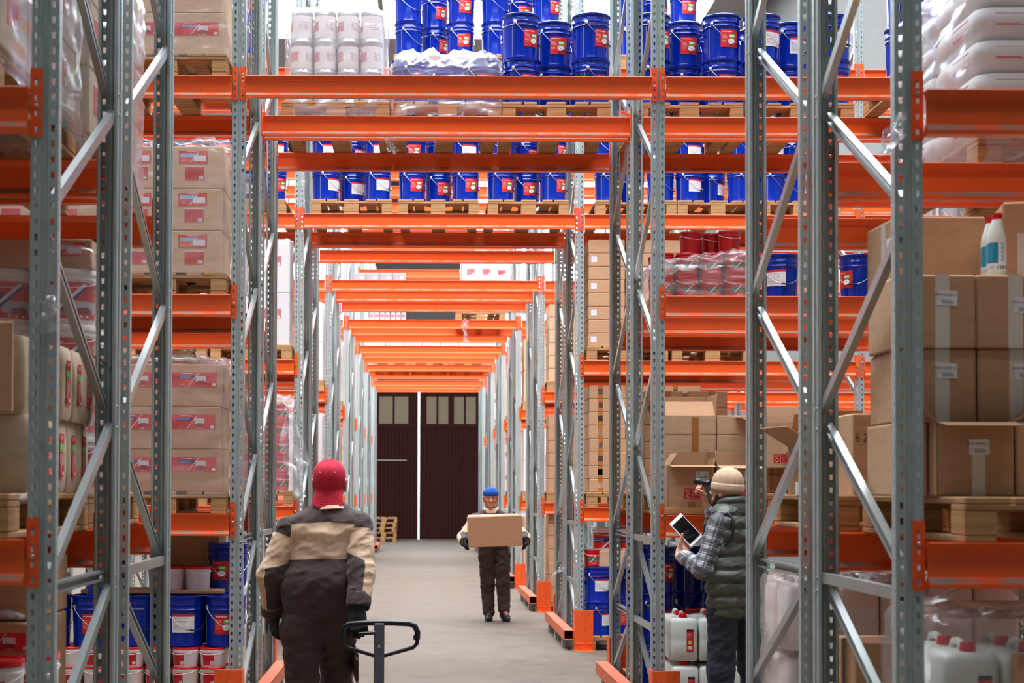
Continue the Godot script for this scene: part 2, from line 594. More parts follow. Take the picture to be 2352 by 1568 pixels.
func channel(l: float) -> ArrayMesh:   # an open C section along +y
	var key := "channel %.3f" % l
	if not meshes.has(key):
		var st := st0()
		var pr := [Vector2(-0.020, -0.014), Vector2(-0.020, 0.013), Vector2(-0.010, 0.013), Vector2(-0.010, 0.010), Vector2(-0.017, 0.010), Vector2(-0.017, -0.011), Vector2(0.017, -0.011), Vector2(0.017, 0.010), Vector2(0.010, 0.010), Vector2(0.010, 0.013), Vector2(0.020, 0.013), Vector2(0.020, -0.014)]
		flat_mode(st)
		for i in pr.size():
			var a: Vector2 = pr[i]
			var b: Vector2 = pr[(i + 1) % pr.size()]
			quad(st, Vector3(a.y, 0, a.x), Vector3(a.y, l, a.x), Vector3(b.y, l, b.x), Vector3(b.y, 0, b.x), Vector2(0, 0), Vector2(a.distance_to(b), l))
		meshes[key] = done(st)
	return meshes[key]

func brace(t: Node3D, z0: float, y0: float, z1: float, y1: float, side: float, lod: int):
	var a := Vector3(side * 0.012, y0, z0)
	var b := Vector3(side * 0.012, y1, z1)
	var l := a.distance_to(b)
	var o := part(t, "brace", channel(snappedf(l, 0.001)), M.zinc_brace, a)
	o.rotation.x = atan2(b.z - a.z, b.y - a.y)
	if side > 0:
		o.rotate_object_local(Vector3.UP, PI)
	if lod == 0:
		for e: Vector3 in [a, b]:
			for s: float in [-1.0, 1.0]:
				var bt := part(o, "bolt", bolt_mesh(), M.bolt)
				bt.transform = o.transform.affine_inverse() * Transform3D(Basis(Vector3.FORWARD, s * PI / 2), Vector3(s * 0.0395, e.y, e.z))

func bolt_mesh() -> ArrayMesh:
	if not meshes.has("bolt"):
		var st := st0()
		add_lathe(st, PackedVector2Array([Vector2(0.0075, -0.004), Vector2(0.0075, 0.0035), Vector2(0.0055, 0.005), Vector2(0, 0.005)]), 6, Vector3.ZERO, 0.0, TAU, false)
		meshes["bolt"] = done(st)
	return meshes["bolt"]

func frame_proto(lod: int) -> Node3D:
	var t := Node3D.new()
	t.name = "upright_frame"
	var p := part(t, "post", post_mesh(lod), M.zinc if lod < 2 else M.zinc_far)
	p = part(t, "post", post_mesh(lod), M.zinc if lod < 2 else M.zinc_far, Vector3(0, 0, -DEEP))
	p.rotation.y = PI
	for z: float in [-0.04, -DEEP + 0.04]:
		part(t, "foot_plate", box(Vector3(0.14, 0.008, 0.13)), M.zinc, Vector3(0, 0, z))
	var zf := -0.045
	var zr := -DEEP + 0.045
	brace(t, zf, 0.10, zr, 0.10, -1, lod)
	brace(t, zf, 0.14, zr, 0.60, 1, lod)
	brace(t, zf, 0.655, zr, 0.655, -1, lod)
	brace(t, zf, 0.71, zr, 1.19, 1, lod)
	brace(t, zf, 1.24, zr, 1.24, -1, lod)
	var y := 1.245
	var front := true
	var k := 0
	while y < 6.7:
		var d := 0.04
		if front:
			brace(t, zf, y + d, zr, y + 0.602 - d, 1 if k % 2 == 0 else -1, lod)
		else:
			brace(t, zr, y + d, zf, y + 0.602 - d, 1 if k % 2 == 0 else -1, lod)
		front = not front
		y += 0.602
		k += 1
	if lod < 2:
		return t
	# too small in the picture to show its braces: one mesh
	var one := st0()
	for c: MeshInstance3D in t.get_children():
		one.append_from(c.mesh, 0, c.transform)
	var far := Node3D.new()
	far.name = "upright_frame"
	part(far, "steelwork", one.commit(), M.zinc_far)
	t.free()
	return far

func beam_proto(lod: int) -> Node3D:
	var t := Node3D.new()
	t.name = "shelf_beam"
	var w := BAY / 2 - 0.047
	var web := PackedVector2Array([Vector2(0.0, -0.145), Vector2(0.0, -0.133), Vector2(0.020, -0.112), Vector2(0.023, -0.110), Vector2(0.023, -0.036), Vector2(0.020, -0.034), Vector2(0.020, -0.030), Vector2(0.0, -0.004), Vector2(0.002, 0.0), Vector2(0.048, 0.0), Vector2(0.050, -0.004), Vector2(0.030, -0.030), Vector2(0.030, -0.034), Vector2(0.027, -0.036), Vector2(0.027, -0.110), Vector2(0.030, -0.112), Vector2(0.050, -0.133), Vector2(0.050, -0.145)])
	var key := "beam"
	if not meshes.has(key):
		var st := st0()
		var pr := web.duplicate()
		pr.reverse()
		var rv := PackedVector2Array(pr)
		add_extrude(st, web, -w, w)
		meshes[key] = done(st)
		var ls := st0()
		flat_mode(ls)
		quad(ls, Vector3(-w, -0.1325, 0.0505), Vector3(-w, -0.1120, 0.0308), Vector3(w, -0.1120, 0.0308), Vector3(w, -0.1325, 0.0505), Vector2(-w, 0), Vector2(w, 0.03))
		quad(ls, Vector3(w, -0.1325, -0.0005), Vector3(w, -0.1120, 0.0192), Vector3(-w, -0.1120, 0.0192), Vector3(-w, -0.1325, -0.0005), Vector2(-w, 0), Vector2(w, 0.03))
		meshes["ledge"] = done(ls)
	part(t, "rail", meshes[key], M.orange)
	part(t, "dusty_ledge", meshes["ledge"], M.orange_dust)
	for s: float in [-1.0, 1.0]:
		var pk := "plate %d %s" % [lod, s]
		if not meshes.has(pk):
			var st := st0()
			var pw := 0.040
			var o := Vector3(-pw / 2, 0, 0.056)
			if lod < 2:
				add_punched(st, o, Vector3.RIGHT, pw, -0.155, 4, 0.05, pw / 2, 0.0125, 0.009, 0.019, Vector3(0, 0, -0.004))
				flat_mode(st)
				quad(st, o + Vector3(0, 0.045, 0), o + Vector3(0, 0.068, 0), o + Vector3(pw, 0.068, 0), o + Vector3(pw, 0.045, 0))
			else:
				flat_mode(st)
				quad(st, o + Vector3(0, -0.155, 0), o + Vector3(0, 0.068, 0), o + Vector3(pw, 0.068, 0), o + Vector3(pw, -0.155, 0))
			add_box(st, Vector3(-s * (pw / 2 - 0.0025), -0.0435, 0.026), Vector3(0.005, 0.223, 0.060))
			for sg: float in [-1.0, 1.0]:
				add_box(st, Vector3(sg * (pw / 2 - 0.001), -0.0435, 0.0545), Vector3(0.002, 0.223, 0.003))
			meshes[pk] = done(st)
		var p := part(t, "end_plate", meshes[pk], M.orange_worn, Vector3(s * (BAY / 2 - 0.026), 0, -0.052))
		if lod < 2:
			var b := part(p, "bolt", bolt_mesh(), M.bolt, Vector3(0, -0.006 if s < 0 else -0.055, 0.06))
			b.rotation.x = PI / 2
	if lod < 2:
		return t
	# far rows: rail and end plates in one mesh
	var one := st0()
	for c: MeshInstance3D in t.get_children():
		if String(c.name) != "dusty_ledge":
			one.append_from(c.mesh, 0, c.transform)
	var far := Node3D.new()
	far.name = "shelf_beam"
	part(far, "rail", one.commit(), M.orange)
	t.free()
	return far

func guard_proto() -> Node3D:
	# post guards at both ends of a row with a square rail along the aisle between them; x runs into the bay
	var t := Node3D.new()
	t.name = "post_guard"
	var L := 2 * DEEP + GAP
	for e in 2:
		var st := st0()
		var z := 0.10 if e == 0 else -L - 0.10
		var sg := 1.0 if e == 0 else -1.0
		# folded face in two planes with a crease, a side wing and a foot
		var a := Vector3(-0.05, 0, z)
		var m := Vector3(0.04, 0, z + sg * 0.012)
		var b := Vector3(0.13, 0, z)
		flat_mode(st)
		for q: Array in [[a, m], [m, b]]:
			add_box(st, Vector3.ZERO, Vector3(0.0905, 0.40, 0.006), 0.001, Transform3D(Basis(Vector3.UP, -atan2(q[1].z - q[0].z, q[1].x - q[0].x)), (q[0] + q[1]) / 2 + Vector3(0, 0.2, 0)))
		add_box(st, Vector3(-0.047, 0.2, z - sg * 0.085), Vector3(0.006, 0.40, 0.17), 0.001)
		add_box(st, Vector3(0.04, 0.004, z + sg * 0.035), Vector3(0.20, 0.008, 0.09), 0.001)
		add_box(st, Vector3(0.04, 0.075, z + sg * 0.012), Vector3(0.16, 0.008, 0.006), 0.001)
		var p := part(t, "guard_plate", done(st), M.orange_worn)
		for k in 2:
			part(p, "bolt", bolt_mesh(), M.bolt, Vector3(-0.02 + 0.12 * k, 0.012, z + sg * 0.055))
	var r := st0()
	for w: Array in [[0.0, 0.105, 0.10, 0.006], [0.0, 0.195, 0.10, 0.006], [-0.047, 0.15, 0.006, 0.096], [0.047, 0.15, 0.006, 0.096]]:
		add_box(r, Vector3(-0.10 + w[0], w[1], -L / 2), Vector3(w[2], w[3], L + 0.04), 0.001)
	var rl := part(t, "rail", done(r), M.orange_rail)
	for z: float in [-0.35, -L / 2, -L + 0.35]:
		part(rl, "stub", box(Vector3(0.08, 0.10, 0.10)), M.zinc, Vector3(-0.10, 0, z))
	return t

func racks():
	var fr := [frame_proto(0), frame_proto(1), frame_proto(2)]
	var bm := [beam_proto(0), beam_proto(1), beam_proto(2)]
	var gd := guard_proto()
	for r in 8:
		var lod: int = [0, 1, 1, 1, 2, 2, 2, 2][r]
		var z: float = -ROW_Z[r]
		var sides := [XL - BAY, XL, XR, XR + BAY]
		if r >= 1 and r <= 3:
			sides = [XL - 2 * BAY, XL - BAY, XL, XR, XR + BAY, XR + 2 * BAY]
		for half in 2:
			var zf := z - half * (DEEP + GAP)
			for x: float in sides:
				var o: Node3D = fr[maxi(lod, 1) if absf(x) > 3.0 else lod].duplicate()
				o.name = numbered("upright_frame")
				add_child(o)
				o.position = Vector3(x, 0, zf)
				if half == 1:
					o.rotation.y = PI
					o.position.z = zf - DEEP
				var place := ""
				if x == XL or x == XR:
					place = "beside the aisle on the %s" % ("left" if x < 0 else "right")
				else:
					place = "%s bay%s out on the %s" % ["one" if absf(x) < 5.0 else "two", "" if absf(x) < 5.0 else "s", "left" if x < 0 else "right"]
				meta(o, "galvanised upright frame, %s half of the %s rack row, %s" % [["front", "rear"][half], ORD[r], place], "rack frame", "galvanised rack frames", "thing")
			for b in sides.size() - 1:
				var tunnel: bool = sides[b] == XL
				for lv in range(1, 5):
					if tunnel and lv < 3 or r == 0 and lv > 2 or r == 1 and lv > 3 or lv == 4 and not tunnel and r != 2 and r != 3:
						continue
					if r >= 4 and lv == 4 and half == 1:
						continue
					for edge in 2:
						var o: Node3D = bm[lod].duplicate()
						o.name = numbered("shelf_beam")
						add_child(o)
						o.position = Vector3((sides[b] + sides[b + 1]) / 2, SHELF[lv], zf + 0.003 if edge == 0 else zf - DEEP - 0.003)
						if edge == 1:
							o.rotation.y = PI
						var place := "over the aisle" if tunnel else "left of the aisle" if sides[b] < 0 else "right of the aisle"
						if not tunnel and (sides[b] < XL - BAY - 0.1 or sides[b] > XR + 0.1):
							place = "in the far %s bay" % ("left" if sides[b] < 0 else "right")
						meta(o, "orange %s beam %s, %s edge of %s rack, %s row" % [["", "lowest", "second-level", "third-level", "top"][lv], place, ["front", "rear"][edge], ["front", "rear"][half], ORD[r]], "shelf beam", "orange shelf beams", "thing")
		for s: float in [-1.0, 1.0]:
			var o: Node3D = gd.duplicate()
			o.name = numbered("post_guard")
			add_child(o)
			o.position = Vector3(XL if s < 0 else XR, 0, z)
			if s < 0:   # the same guard, turned round to face its own bay
				o.rotation.y = PI
				o.position.z = z - 2 * DEEP - GAP
			meta(o, "orange guard plates and floor rail at the %s foot of the %s rack row" % ["left" if s < 0 else "right", ORD[r]], "post guard", "orange post guards", "thing")
	for p: Node3D in fr + bm + [gd]:
		p.free()

# ------------------------------------------------------------------ printed labels
func img(w: int, h: int, c: Color) -> Image:
	var im := Image.create(w, h, false, Image.FORMAT_RGB8)
	im.fill(c)
	return im

func rect(im: Image, x: float, y: float, w: float, h: float, c: Color):
	var s := im.get_size()
	im.fill_rect(Rect2i(int(x * s.x), int(y * s.y), maxi(1, int(w * s.x)), maxi(1, int(h * s.y))), c)

func slash(im: Image, x0: float, y0: float, x1: float, y1: float, w: float, c: Color):
	var s := im.get_size()
	var n := 160
	for i in n + 1:
		var t := float(i) / n
		im.fill_rect(Rect2i(int(lerpf(x0, x1, t) * s.x), int(lerpf(y0, y1, t) * s.y), maxi(1, int(w * s.x)), maxi(1, int(0.03 * s.y))), c)

func disc(im: Image, x: float, y: float, rx: float, ry: float, c: Color):
	var s := im.get_size()
	for j in range(int((y - ry) * s.y), int((y + ry) * s.y)):
		var q := 1.0 - pow((float(j) / s.y - y) / ry, 2.0)
		if q > 0.0:
			var hw := rx * sqrt(q)
			im.fill_rect(Rect2i(int((x - hw) * s.x), j, maxi(1, int(2 * hw * s.x)), 1), c)

func lines(im: Image, x: float, y: float, w: float, n: int, step: float, c: Color, sd := 1):
	var r := RandomNumberGenerator.new()
	r.seed = sd
	for i in n:
		var px := x
		var end := x + w * r.randf_range(0.6, 1.0)
		while px < end:
			var ww := r.randf_range(0.02, 0.08)
			rect(im, px, y + i * step, minf(ww, end - px), step * 0.45, c)
			px += ww + 0.012

func bars(im: Image, x: float, y: float, w: float, h: float, c: Color, sd := 4):
	var r := RandomNumberGenerator.new()
	r.seed = sd
	var px := x
	while px < x + w:
		var ww := r.randf_range(0.006, 0.02)
		rect(im, px, y, ww, h, c)
		px += ww + r.randf_range(0.006, 0.018)

func label_mat(called: String, im: Image, rough := 0.55):
	var m := mat(called, Color.WHITE, rough)
	m.albedo_texture = ImageTexture.create_from_image(im)
	m.texture_repeat = false

func labels():
	var red := Color(0.80, 0.10, 0.12)
	var white := Color(0.90, 0.89, 0.88)
	var ink := Color(0.12, 0.11, 0.12)
	var blue := Color(0.10, 0.20, 0.52)
	var green := Color(0.30, 0.66, 0.20)
	var im := img(128, 112, red)                        # pail, coloured side
	rect(im, 0.46, 0.25, 0.42, 0.24, green)
	rect(im, 0.50, 0.30, 0.30, 0.10, white)
	disc(im, 0.62, 0.66, 0.22, 0.16, white)
	slash(im, 0.45, 0.95, 0.95, 0.62, 0.06, ink)
	lines(im, 0.06, 0.10, 0.7, 1, 0.10, white, 3)
	lines(im, 0.06, 0.30, 0.32, 6, 0.08, Color(0.92, 0.65, 0.60), 5)
	label_mat("print_pail", im)
	im = img(128, 112, white)                           # pail, text side
	rect(im, 0, 0, 1, 0.14, red)
	lines(im, 0.08, 0.22, 0.84, 9, 0.075, Color(0.55, 0.55, 0.56), 7)
	slash(im, 0.62, 0.86, 0.95, 0.90, 0.05, ink)
	label_mat("print_pail_text", im)
	im = img(256, 84, red)                              # wide carton label: blue name field, slash, white tub
	rect(im, 0.17, 0.20, 0.34, 0.24, blue)
	lines(im, 0.19, 0.25, 0.28, 2, 0.09, Color(0.85, 0.87, 0.95), 11)
	lines(im, 0.24, 0.06, 0.30, 1, 0.12, white, 15)
	rect(im, 0.55, 0.26, 0.22, 0.42, Color(0.84, 0.82, 0.82))
	disc(im, 0.66, 0.72, 0.12, 0.16, Color(0.60, 0.10, 0.13))
	slash(im, 0.38, 0.92, 0.60, 0.04, 0.018, white)
	rect(im, 0.22, 0.80, 0.07, 0.08, Color(0.93, 0.65, 0.12))
	for j in 3:
		disc(im, 0.60 + 0.055 * j, 0.92, 0.015, 0.04, white)
	rect(im, 0.90, 0.74, 0.08, 0.20, white)
	label_mat("print_wide", im)
	im = img(160, 72, Color(0.78, 0.16, 0.14))          # carton top label: red frame, pale blue band
	rect(im, 0.05, 0.12, 0.90, 0.80, Color(0.82, 0.24, 0.18))
	rect(im, 0.06, 0.20, 0.60, 0.28, Color(0.55, 0.75, 0.88))
	rect(im, 0.52, 0.34, 0.42, 0.46, Color(0.88, 0.88, 0.90))
	slash(im, 0.40, 0.86, 0.66, 0.12, 0.03, white)
	disc(im, 0.18, 0.74, 0.08, 0.10, Color(0.95, 0.45, 0.15))
	lines(im, 0.30, 0.04, 0.4, 1, 0.10, white, 21)
	label_mat("print_frame", im)
	im = img(112, 84, Color(0.78, 0.09, 0.13))          # plain red label with a small table
	rect(im, 0, 0, 1, 0.06, Color(0.88, 0.80, 0.80))
	lines(im, 0.08, 0.18, 0.7, 6, 0.09, Color(0.62, 0.05, 0.09), 23)
	rect(im, 0.70, 0.70, 0.25, 0.24, white)
	lines(im, 0.72, 0.74, 0.2, 3, 0.06, ink, 24)
	label_mat("print_red", im)
	im = img(192, 144, white)                           # white bar-code label
	rect(im, 0.03, 0.46, 0.94, 0.012, Color(0.5, 0.5, 0.5))
	lines(im, 0.04, 0.60, 0.92, 1, 0.07, Color(0.35, 0.35, 0.36), 31)
	bars(im, 0.26, 0.66, 0.55, 0.24, ink)
	label_mat("print_barcode", im, 0.7)
	im = img(160, 112, white)                           # white label in two fields with a table
	rect(im, 0.55, 0.02, 0.02, 0.96, Color(0.6, 0.6, 0.6))
	lines(im, 0.64, 0.12, 0.30, 4, 0.09, ink, 33)
	bars(im, 0.62, 0.52, 0.33, 0.20, ink, 35)
	lines(im, 0.62, 0.80, 0.3, 2, 0.08, Color(0.4, 0.4, 0.4), 36)
	slash(im, 0.12, 0.78, 0.34, 0.66, 0.02, Color(0.2, 0.2, 0.3))
	slash(im, 0.30, 0.86, 0.46, 0.60, 0.02, Color(0.2, 0.2, 0.3))
	label_mat("print_fields", im, 0.7)
	im = img(160, 96, Color(0.74, 0.08, 0.13))          # red label with a yellow margin and a round sign
	rect(im, 0, 0, 0.04, 1, Color(0.88, 0.62, 0.12))
	rect(im, 0, 0.94, 1, 0.06, Color(0.85, 0.75, 0.70))
	rect(im, 0.43, 0.04, 0.02, 0.88, Color(0.9, 0.75, 0.70))
	lines(im, 0.08, 0.08, 0.32, 3, 0.10, Color(0.93, 0.78, 0.70), 41)
	disc(im, 0.23, 0.62, 0.10, 0.20, Color(0.92, 0.75, 0.60))
	disc(im, 0.23, 0.60, 0.065, 0.13, Color(0.60, 0.05, 0.12))
	lines(im, 0.50, 0.10, 0.44, 8, 0.10, Color(0.88, 0.45, 0.45), 43)
	label_mat("print_warning", im)
	im = img(64, 224, red)                              # upright label on the kraft packs
	rect(im, 0, 0.22, 1, 0.20, green)
	lines(im, 0.1, 0.06, 0.8, 2, 0.05, white, 51)
	lines(im, 0.1, 0.26, 0.8, 2, 0.06, white, 52)
	slash(im, 0.2, 0.86, 0.9, 0.28, 0.14, Color(0.75, 0.75, 0.78))
	rect(im, 0.45, 0.50, 0.45, 0.22, Color(0.66, 0.66, 0.70))
	lines(im, 0.06, 0.48, 0.4, 4, 0.06, Color(0.95, 0.80, 0.75), 53)
	rect(im, 0.62, 0.88, 0.32, 0.08, white)
	label_mat("print_upright", im)
	im = img(256, 144, Color(0.90, 0.92, 0.92))         # bottle: teal fields, a column of signs
	for k in 2:
		var o := 0.5 * k
		rect(im, o + 0.02, 0.05, 0.22, 0.70, Color(0.02, 0.52, 0.66))
		lines(im, o + 0.04, 0.10, 0.18, 11, 0.055, Color(0.35, 0.68, 0.78), 61 + k)
		for j in 5:
			disc(im, o + 0.31, 0.10 + 0.135 * j, 0.026, 0.046, Color(0.10, 0.45, 0.58))
			disc(im, o + 0.31, 0.10 + 0.135 * j, 0.016, 0.028, Color(0.82, 0.90, 0.92))
		bars(im, o + 0.23, 0.84, 0.16, 0.12, ink, 63)
		lines(im, o + 0.02, 0.82, 0.18, 3, 0.05, Color(0.45, 0.55, 0.6), 64)
	label_mat("print_bottle", im, 0.4)
	im = img(64, 64, Color(0.86, 0.86, 0.90))           # small white square
	lines(im, 0.10, 0.12, 0.8, 6, 0.13, Color(0.62, 0.62, 0.66), 71)
	label_mat("print_square", im, 0.7)
	im = img(48, 128, Color(0.82, 0.12, 0.14))          # canister strip with signs
	rect(im, 0, 0, 1, 0.10, ink)
	lines(im, 0.1, 0.16, 0.8, 5, 0.05, white, 81)
	disc(im, 0.5, 0.56, 0.3, 0.10, Color(0.90, 0.75, 0.30))
	rect(im, 0.15, 0.74, 0.7, 0.14, Color(0.88, 0.85, 0.84))
	label_mat("print_strip", im)
	im = img(160, 128, red)                             # plastic tub, printed all round
	rect(im, 0.0, 0.30, 0.55, 0.30, blue)
	lines(im, 0.04, 0.36, 0.44, 2, 0.11, white, 91)
	lines(im, 0.10, 0.10, 0.6, 1, 0.12, white, 92)
	rect(im, 0.52, 0.52, 0.44, 0.34, Color(0.70, 0.70, 0.73))
	disc(im, 0.76, 0.78, 0.12, 0.10, Color(0.50, 0.16, 0.20))
	slash(im, 0.30, 0.95, 0.72, 0.05, 0.05, white)
	slash(im, 0.36, 0.95, 0.78, 0.05, 0.04, blue)
	disc(im, 0.92, 0.22, 0.05, 0.06, green)
	for j in 3:
		disc(im, 0.62 + 0.09 * j, 0.93, 0.025, 0.035, white)
	label_mat("print_tub", im, 0.35)
	im = img(128, 96, Color(0.78, 0.16, 0.17))          # red pail with a green and white field
	rect(im, 0.0, 0.34, 1.0, 0.34, Color(0.05, 0.42, 0.34))
	slash(im, 0.15, 0.72, 0.6, 0.14, 0.07, Color(0.88, 0.86, 0.84))
	disc(im, 0.62, 0.60, 0.14, 0.10, Color(0.85, 0.42, 0.14))
	lines(im, 0.1, 0.10, 0.7, 2, 0.08, white, 95)
	lines(im, 0.3, 0.82, 0.5, 1, 0.10, white, 96)
	label_mat("print_redpail", im, 0.4)
	im = img(64, 64, Color(0.86, 0.83, 0.83))           # grey tin, faded pink print
	rect(im, 0.0, 0.25, 0.4, 0.45, Color(0.76, 0.50, 0.50))
	lines(im, 0.6, 0.3, 0.36, 5, 0.08, Color(0.6, 0.5, 0.5), 97)
	label_mat("print_tin", im, 0.5)

# a thin sticker, its face towards +z
func sticker(w: float, h: float) -> ArrayMesh:
	var key := "sticker %.3f %.3f" % [w, h]
	if not meshes.has(key):
		var st := st0()
		flat_mode(st)
		var e := 0.0012
		quad(st, Vector3(-w / 2, -h / 2, e), Vector3(-w / 2, h / 2, e), Vector3(w / 2, h / 2, e), Vector3(w / 2, -h / 2, e))
		var c := Vector2(0.01, 0.01)
		for q: Array in [[-1, -1, -1, 1], [-1, 1, 1, 1], [1, 1, 1, -1], [1, -1, -1, -1]]:
			var a := Vector3(q[0] * w / 2, q[1] * h / 2, 0)
			var b := Vector3(q[2] * w / 2, q[3] * h / 2, 0)
			quad(st, a, b, b + Vector3(0, 0, e), a + Vector3(0, 0, e), c, c)
		meshes[key] = done(st)
	return meshes[key]

# a sticker bent round a can: centred on +z
func wrap_label(r: float, y0: float, y1: float, arc: float, taper := 0.0) -> ArrayMesh:
	var key := "wrap %.3f %.3f %.3f %.2f %.3f" % [r, y0, y1, arc, taper]
	if not meshes.has(key):
		var st := st0()
		st.set_smooth_group(1)
		var n := maxi(6, int(arc / 0.12))
		for k in n:
			var a0 := -arc / 2 + arc * k / n
			var a1 := -arc / 2 + arc * (k + 1) / n
			var p := Vector3(sin(a0), 0, cos(a0))
			var q := Vector3(sin(a1), 0, cos(a1))
			var rl := r - taper
			quad(st, p * rl + Vector3(0, y0, 0), p * r + Vector3(0, y1, 0), q * r + Vector3(0, y1, 0), q * rl + Vector3(0, y0, 0), Vector2(float(k) / n, 1), Vector2(float(k + 1) / n, 0))
		meshes[key] = done(st)
	return meshes[key]

# ------------------------------------------------------------------ the goods, one of each kind
const PAIL_R := 0.136
const PAIL_H := 0.335

func pail_proto(kind: int) -> Node3D:
	# kind 0: coloured print in front, 1: white text label in front, 2: no label in front
	var t := Node3D.new()
	t.name = "blue_pail"
	if not meshes.has("pail"):
		var R := PAIL_R
		var pr := [Vector2(0, 0.004), Vector2(R - 0.012, 0.004), Vector2(R - 0.010, 0.0), Vector2(R - 0.006, 0.004), Vector2(R - 0.007, 0.012), Vector2(R - 0.009, 0.018), Vector2(R - 0.003, 0.235), Vector2(R + 0.002, 0.240), Vector2(R + 0.003, 0.245), Vector2(R - 0.001, 0.250), Vector2(R - 0.001, 0.268), Vector2(R + 0.003, 0.272), Vector2(R + 0.003, 0.277), Vector2(R - 0.001, 0.282), Vector2(R, 0.322), Vector2(R + 0.004, 0.326)]
		meshes["pail"] = lathe(pr, 26)
		meshes["pail_lid"] = lathe([Vector2(R + 0.002, 0.316), Vector2(R + 0.007, 0.320), Vector2(R + 0.007, 0.332), Vector2(R + 0.002, PAIL_H), Vector2(R - 0.006, PAIL_H), Vector2(R - 0.010, 0.328), Vector2(0, 0.328)], 26)
		var st := st0()
		for s: float in [-1.0, 1.0]:
			var n := st0()
			add_lathe(st, PackedVector2Array([Vector2(0.013, -0.002), Vector2(0.013, 0.004), Vector2(0.008, 0.008), Vector2(0, 0.008)]), 8)
		st = st0()
		for s: float in [-1.0, 1.0]:
			var tf := Transform3D(Basis(Vector3.FORWARD, s * PI / 2), Vector3(s * (R + 0.001), 0.262, 0))
			var l := st0()
			add_lathe(l, PackedVector2Array([Vector2(0.014, -0.002), Vector2(0.014, 0.004), Vector2(0.008, 0.009), Vector2(0, 0.009)]), 8)
			st.append_from(done(l), 0, tf)
		var pts := []
		for i in 15:   # the bail hangs down in front
			var a := PI * i / 14.0
			pts.append(Vector3(-cos(a) * (R + 0.010), 0.262 - sin(a) * 0.155, sin(a) * (R * 0.30 + 0.098) + 0.0))
		for i in pts.size():   # keep it outside the wall
			var p: Vector3 = pts[i]
			var h := Vector2(p.x, p.z)
			if h.length() < R + 0.006:
				h = h.normalized() * (R + 0.006)
			pts[i] = Vector3(h.x, p.y, h.y)
		var w := st0()
		add_tube(w, pts, 0.0022, 5)
		st.append_from(done(w), 0, Transform3D())
		meshes["pail_bail"] = st.commit()
		meshes["pail_grip"] = tube([pts[6] + Vector3(0, 0, 0.001), pts[7] + Vector3(0, 0, 0.001), pts[8] + Vector3(0, 0, 0.001)], 0.006, 8)
	part(t, "body", meshes["pail"], M.blue)
	part(t, "lid", meshes["pail_lid"], M.blue)
	var b := part(t, "bail", meshes["pail_bail"], M.wire)
	part(b, "grip", meshes["pail_grip"], M.black)
	if kind == 0:
		part(t, "label", wrap_label(PAIL_R - 0.0028, 0.085, 0.215, 1.05, 0.0026), M.print_pail).rotation.y = -0.55
		part(t, "label", wrap_label(PAIL_R - 0.0028, 0.085, 0.215, 1.05, 0.0026), M.print_pail_text).rotation.y = 2.4
	elif kind == 1:
		part(t, "label", wrap_label(PAIL_R - 0.0028, 0.095, 0.215, 1.15, 0.0026), M.print_pail_text).rotation.y = -0.55
		part(t, "label", wrap_label(PAIL_R - 0.0028, 0.085, 0.215, 1.05, 0.0026), M.print_pail).rotation.y = 2.4
	var seam := part(t, "seam", box(Vector3(0.004, 0.31, 0.002)), M.wire, Vector3(0, 0.006, 0))
	seam.position = Vector3(sin(-1.75), 0, cos(-1.75)) * (PAIL_R - 0.004) + Vector3(0, 0.008, 0)
	seam.rotation.y = -1.75
	return t

func tub_proto(called: String, R: float, H: float, body: Material, lid: Material, print_: Material, arc := 2.2) -> Node3D:
	var t := Node3D.new()
	t.name = called
	var key := "tub %.3f %.3f" % [R, H]
	if not meshes.has(key):
		meshes[key] = lathe([Vector2(0, 0.003), Vector2(R * 0.86, 0.003), Vector2(R * 0.88, 0.0), Vector2(R * 0.90, 0.006), Vector2(R * 0.965, H * 0.80), Vector2(R * 0.99, H * 0.805), Vector2(R * 0.99, H * 0.83), Vector2(R * 0.965, H * 0.84), Vector2(R * 0.97, H * 0.93)], 24)
		meshes[key + " lid"] = lathe([Vector2(R * 0.985, H * 0.90), Vector2(R, H * 0.905), Vector2(R, H * 0.975), Vector2(R * 0.97, H), Vector2(R * 0.90, H), Vector2(R * 0.86, H * 0.965), Vector2(0, H * 0.965)], 24)
		var pts := []
		for i in 11:
			var a := PI * i / 10.0
			pts.append(Vector3(-cos(a) * R * 1.03, H * 0.82 - sin(a) * H * 0.18, sin(a) * R * 1.03))
		meshes[key + " bail"] = tube(pts, 0.002, 5)
	part(t, "body", meshes[key], body)
	part(t, "lid", meshes[key + " lid"], lid)
	part(t, "bail", meshes[key + " bail"], M.white_pail)
	if print_:
		part(t, "label", wrap_label(R * 0.974, H * 0.10, H * 0.76, arc, R * 0.052), print_)
	return t

func tin_proto() -> Node3D:
	var t := Node3D.new()
	t.name = "grey_tin"
	var R := 0.083
	var H := 0.228
	part(t, "body", lathe([Vector2(0, 0.003), Vector2(R - 0.004, 0.003), Vector2(R, 0), Vector2(R, 0.006), Vector2(R - 0.003, 0.010), Vector2(R - 0.003, H - 0.012), Vector2(R, H - 0.008), Vector2(R, H)], 20), M.grey_tin)
	part(t, "lid", lathe([Vector2(R, H - 0.002), Vector2(R - 0.003, H), Vector2(R - 0.010, H - 0.005), Vector2(R - 0.02, H - 0.001), Vector2(0, H - 0.001)], 20), M.grey_tin)
	part(t, "label", wrap_label(R - 0.0022, 0.03, 0.195, 3.6), M.print_tin)
	return t

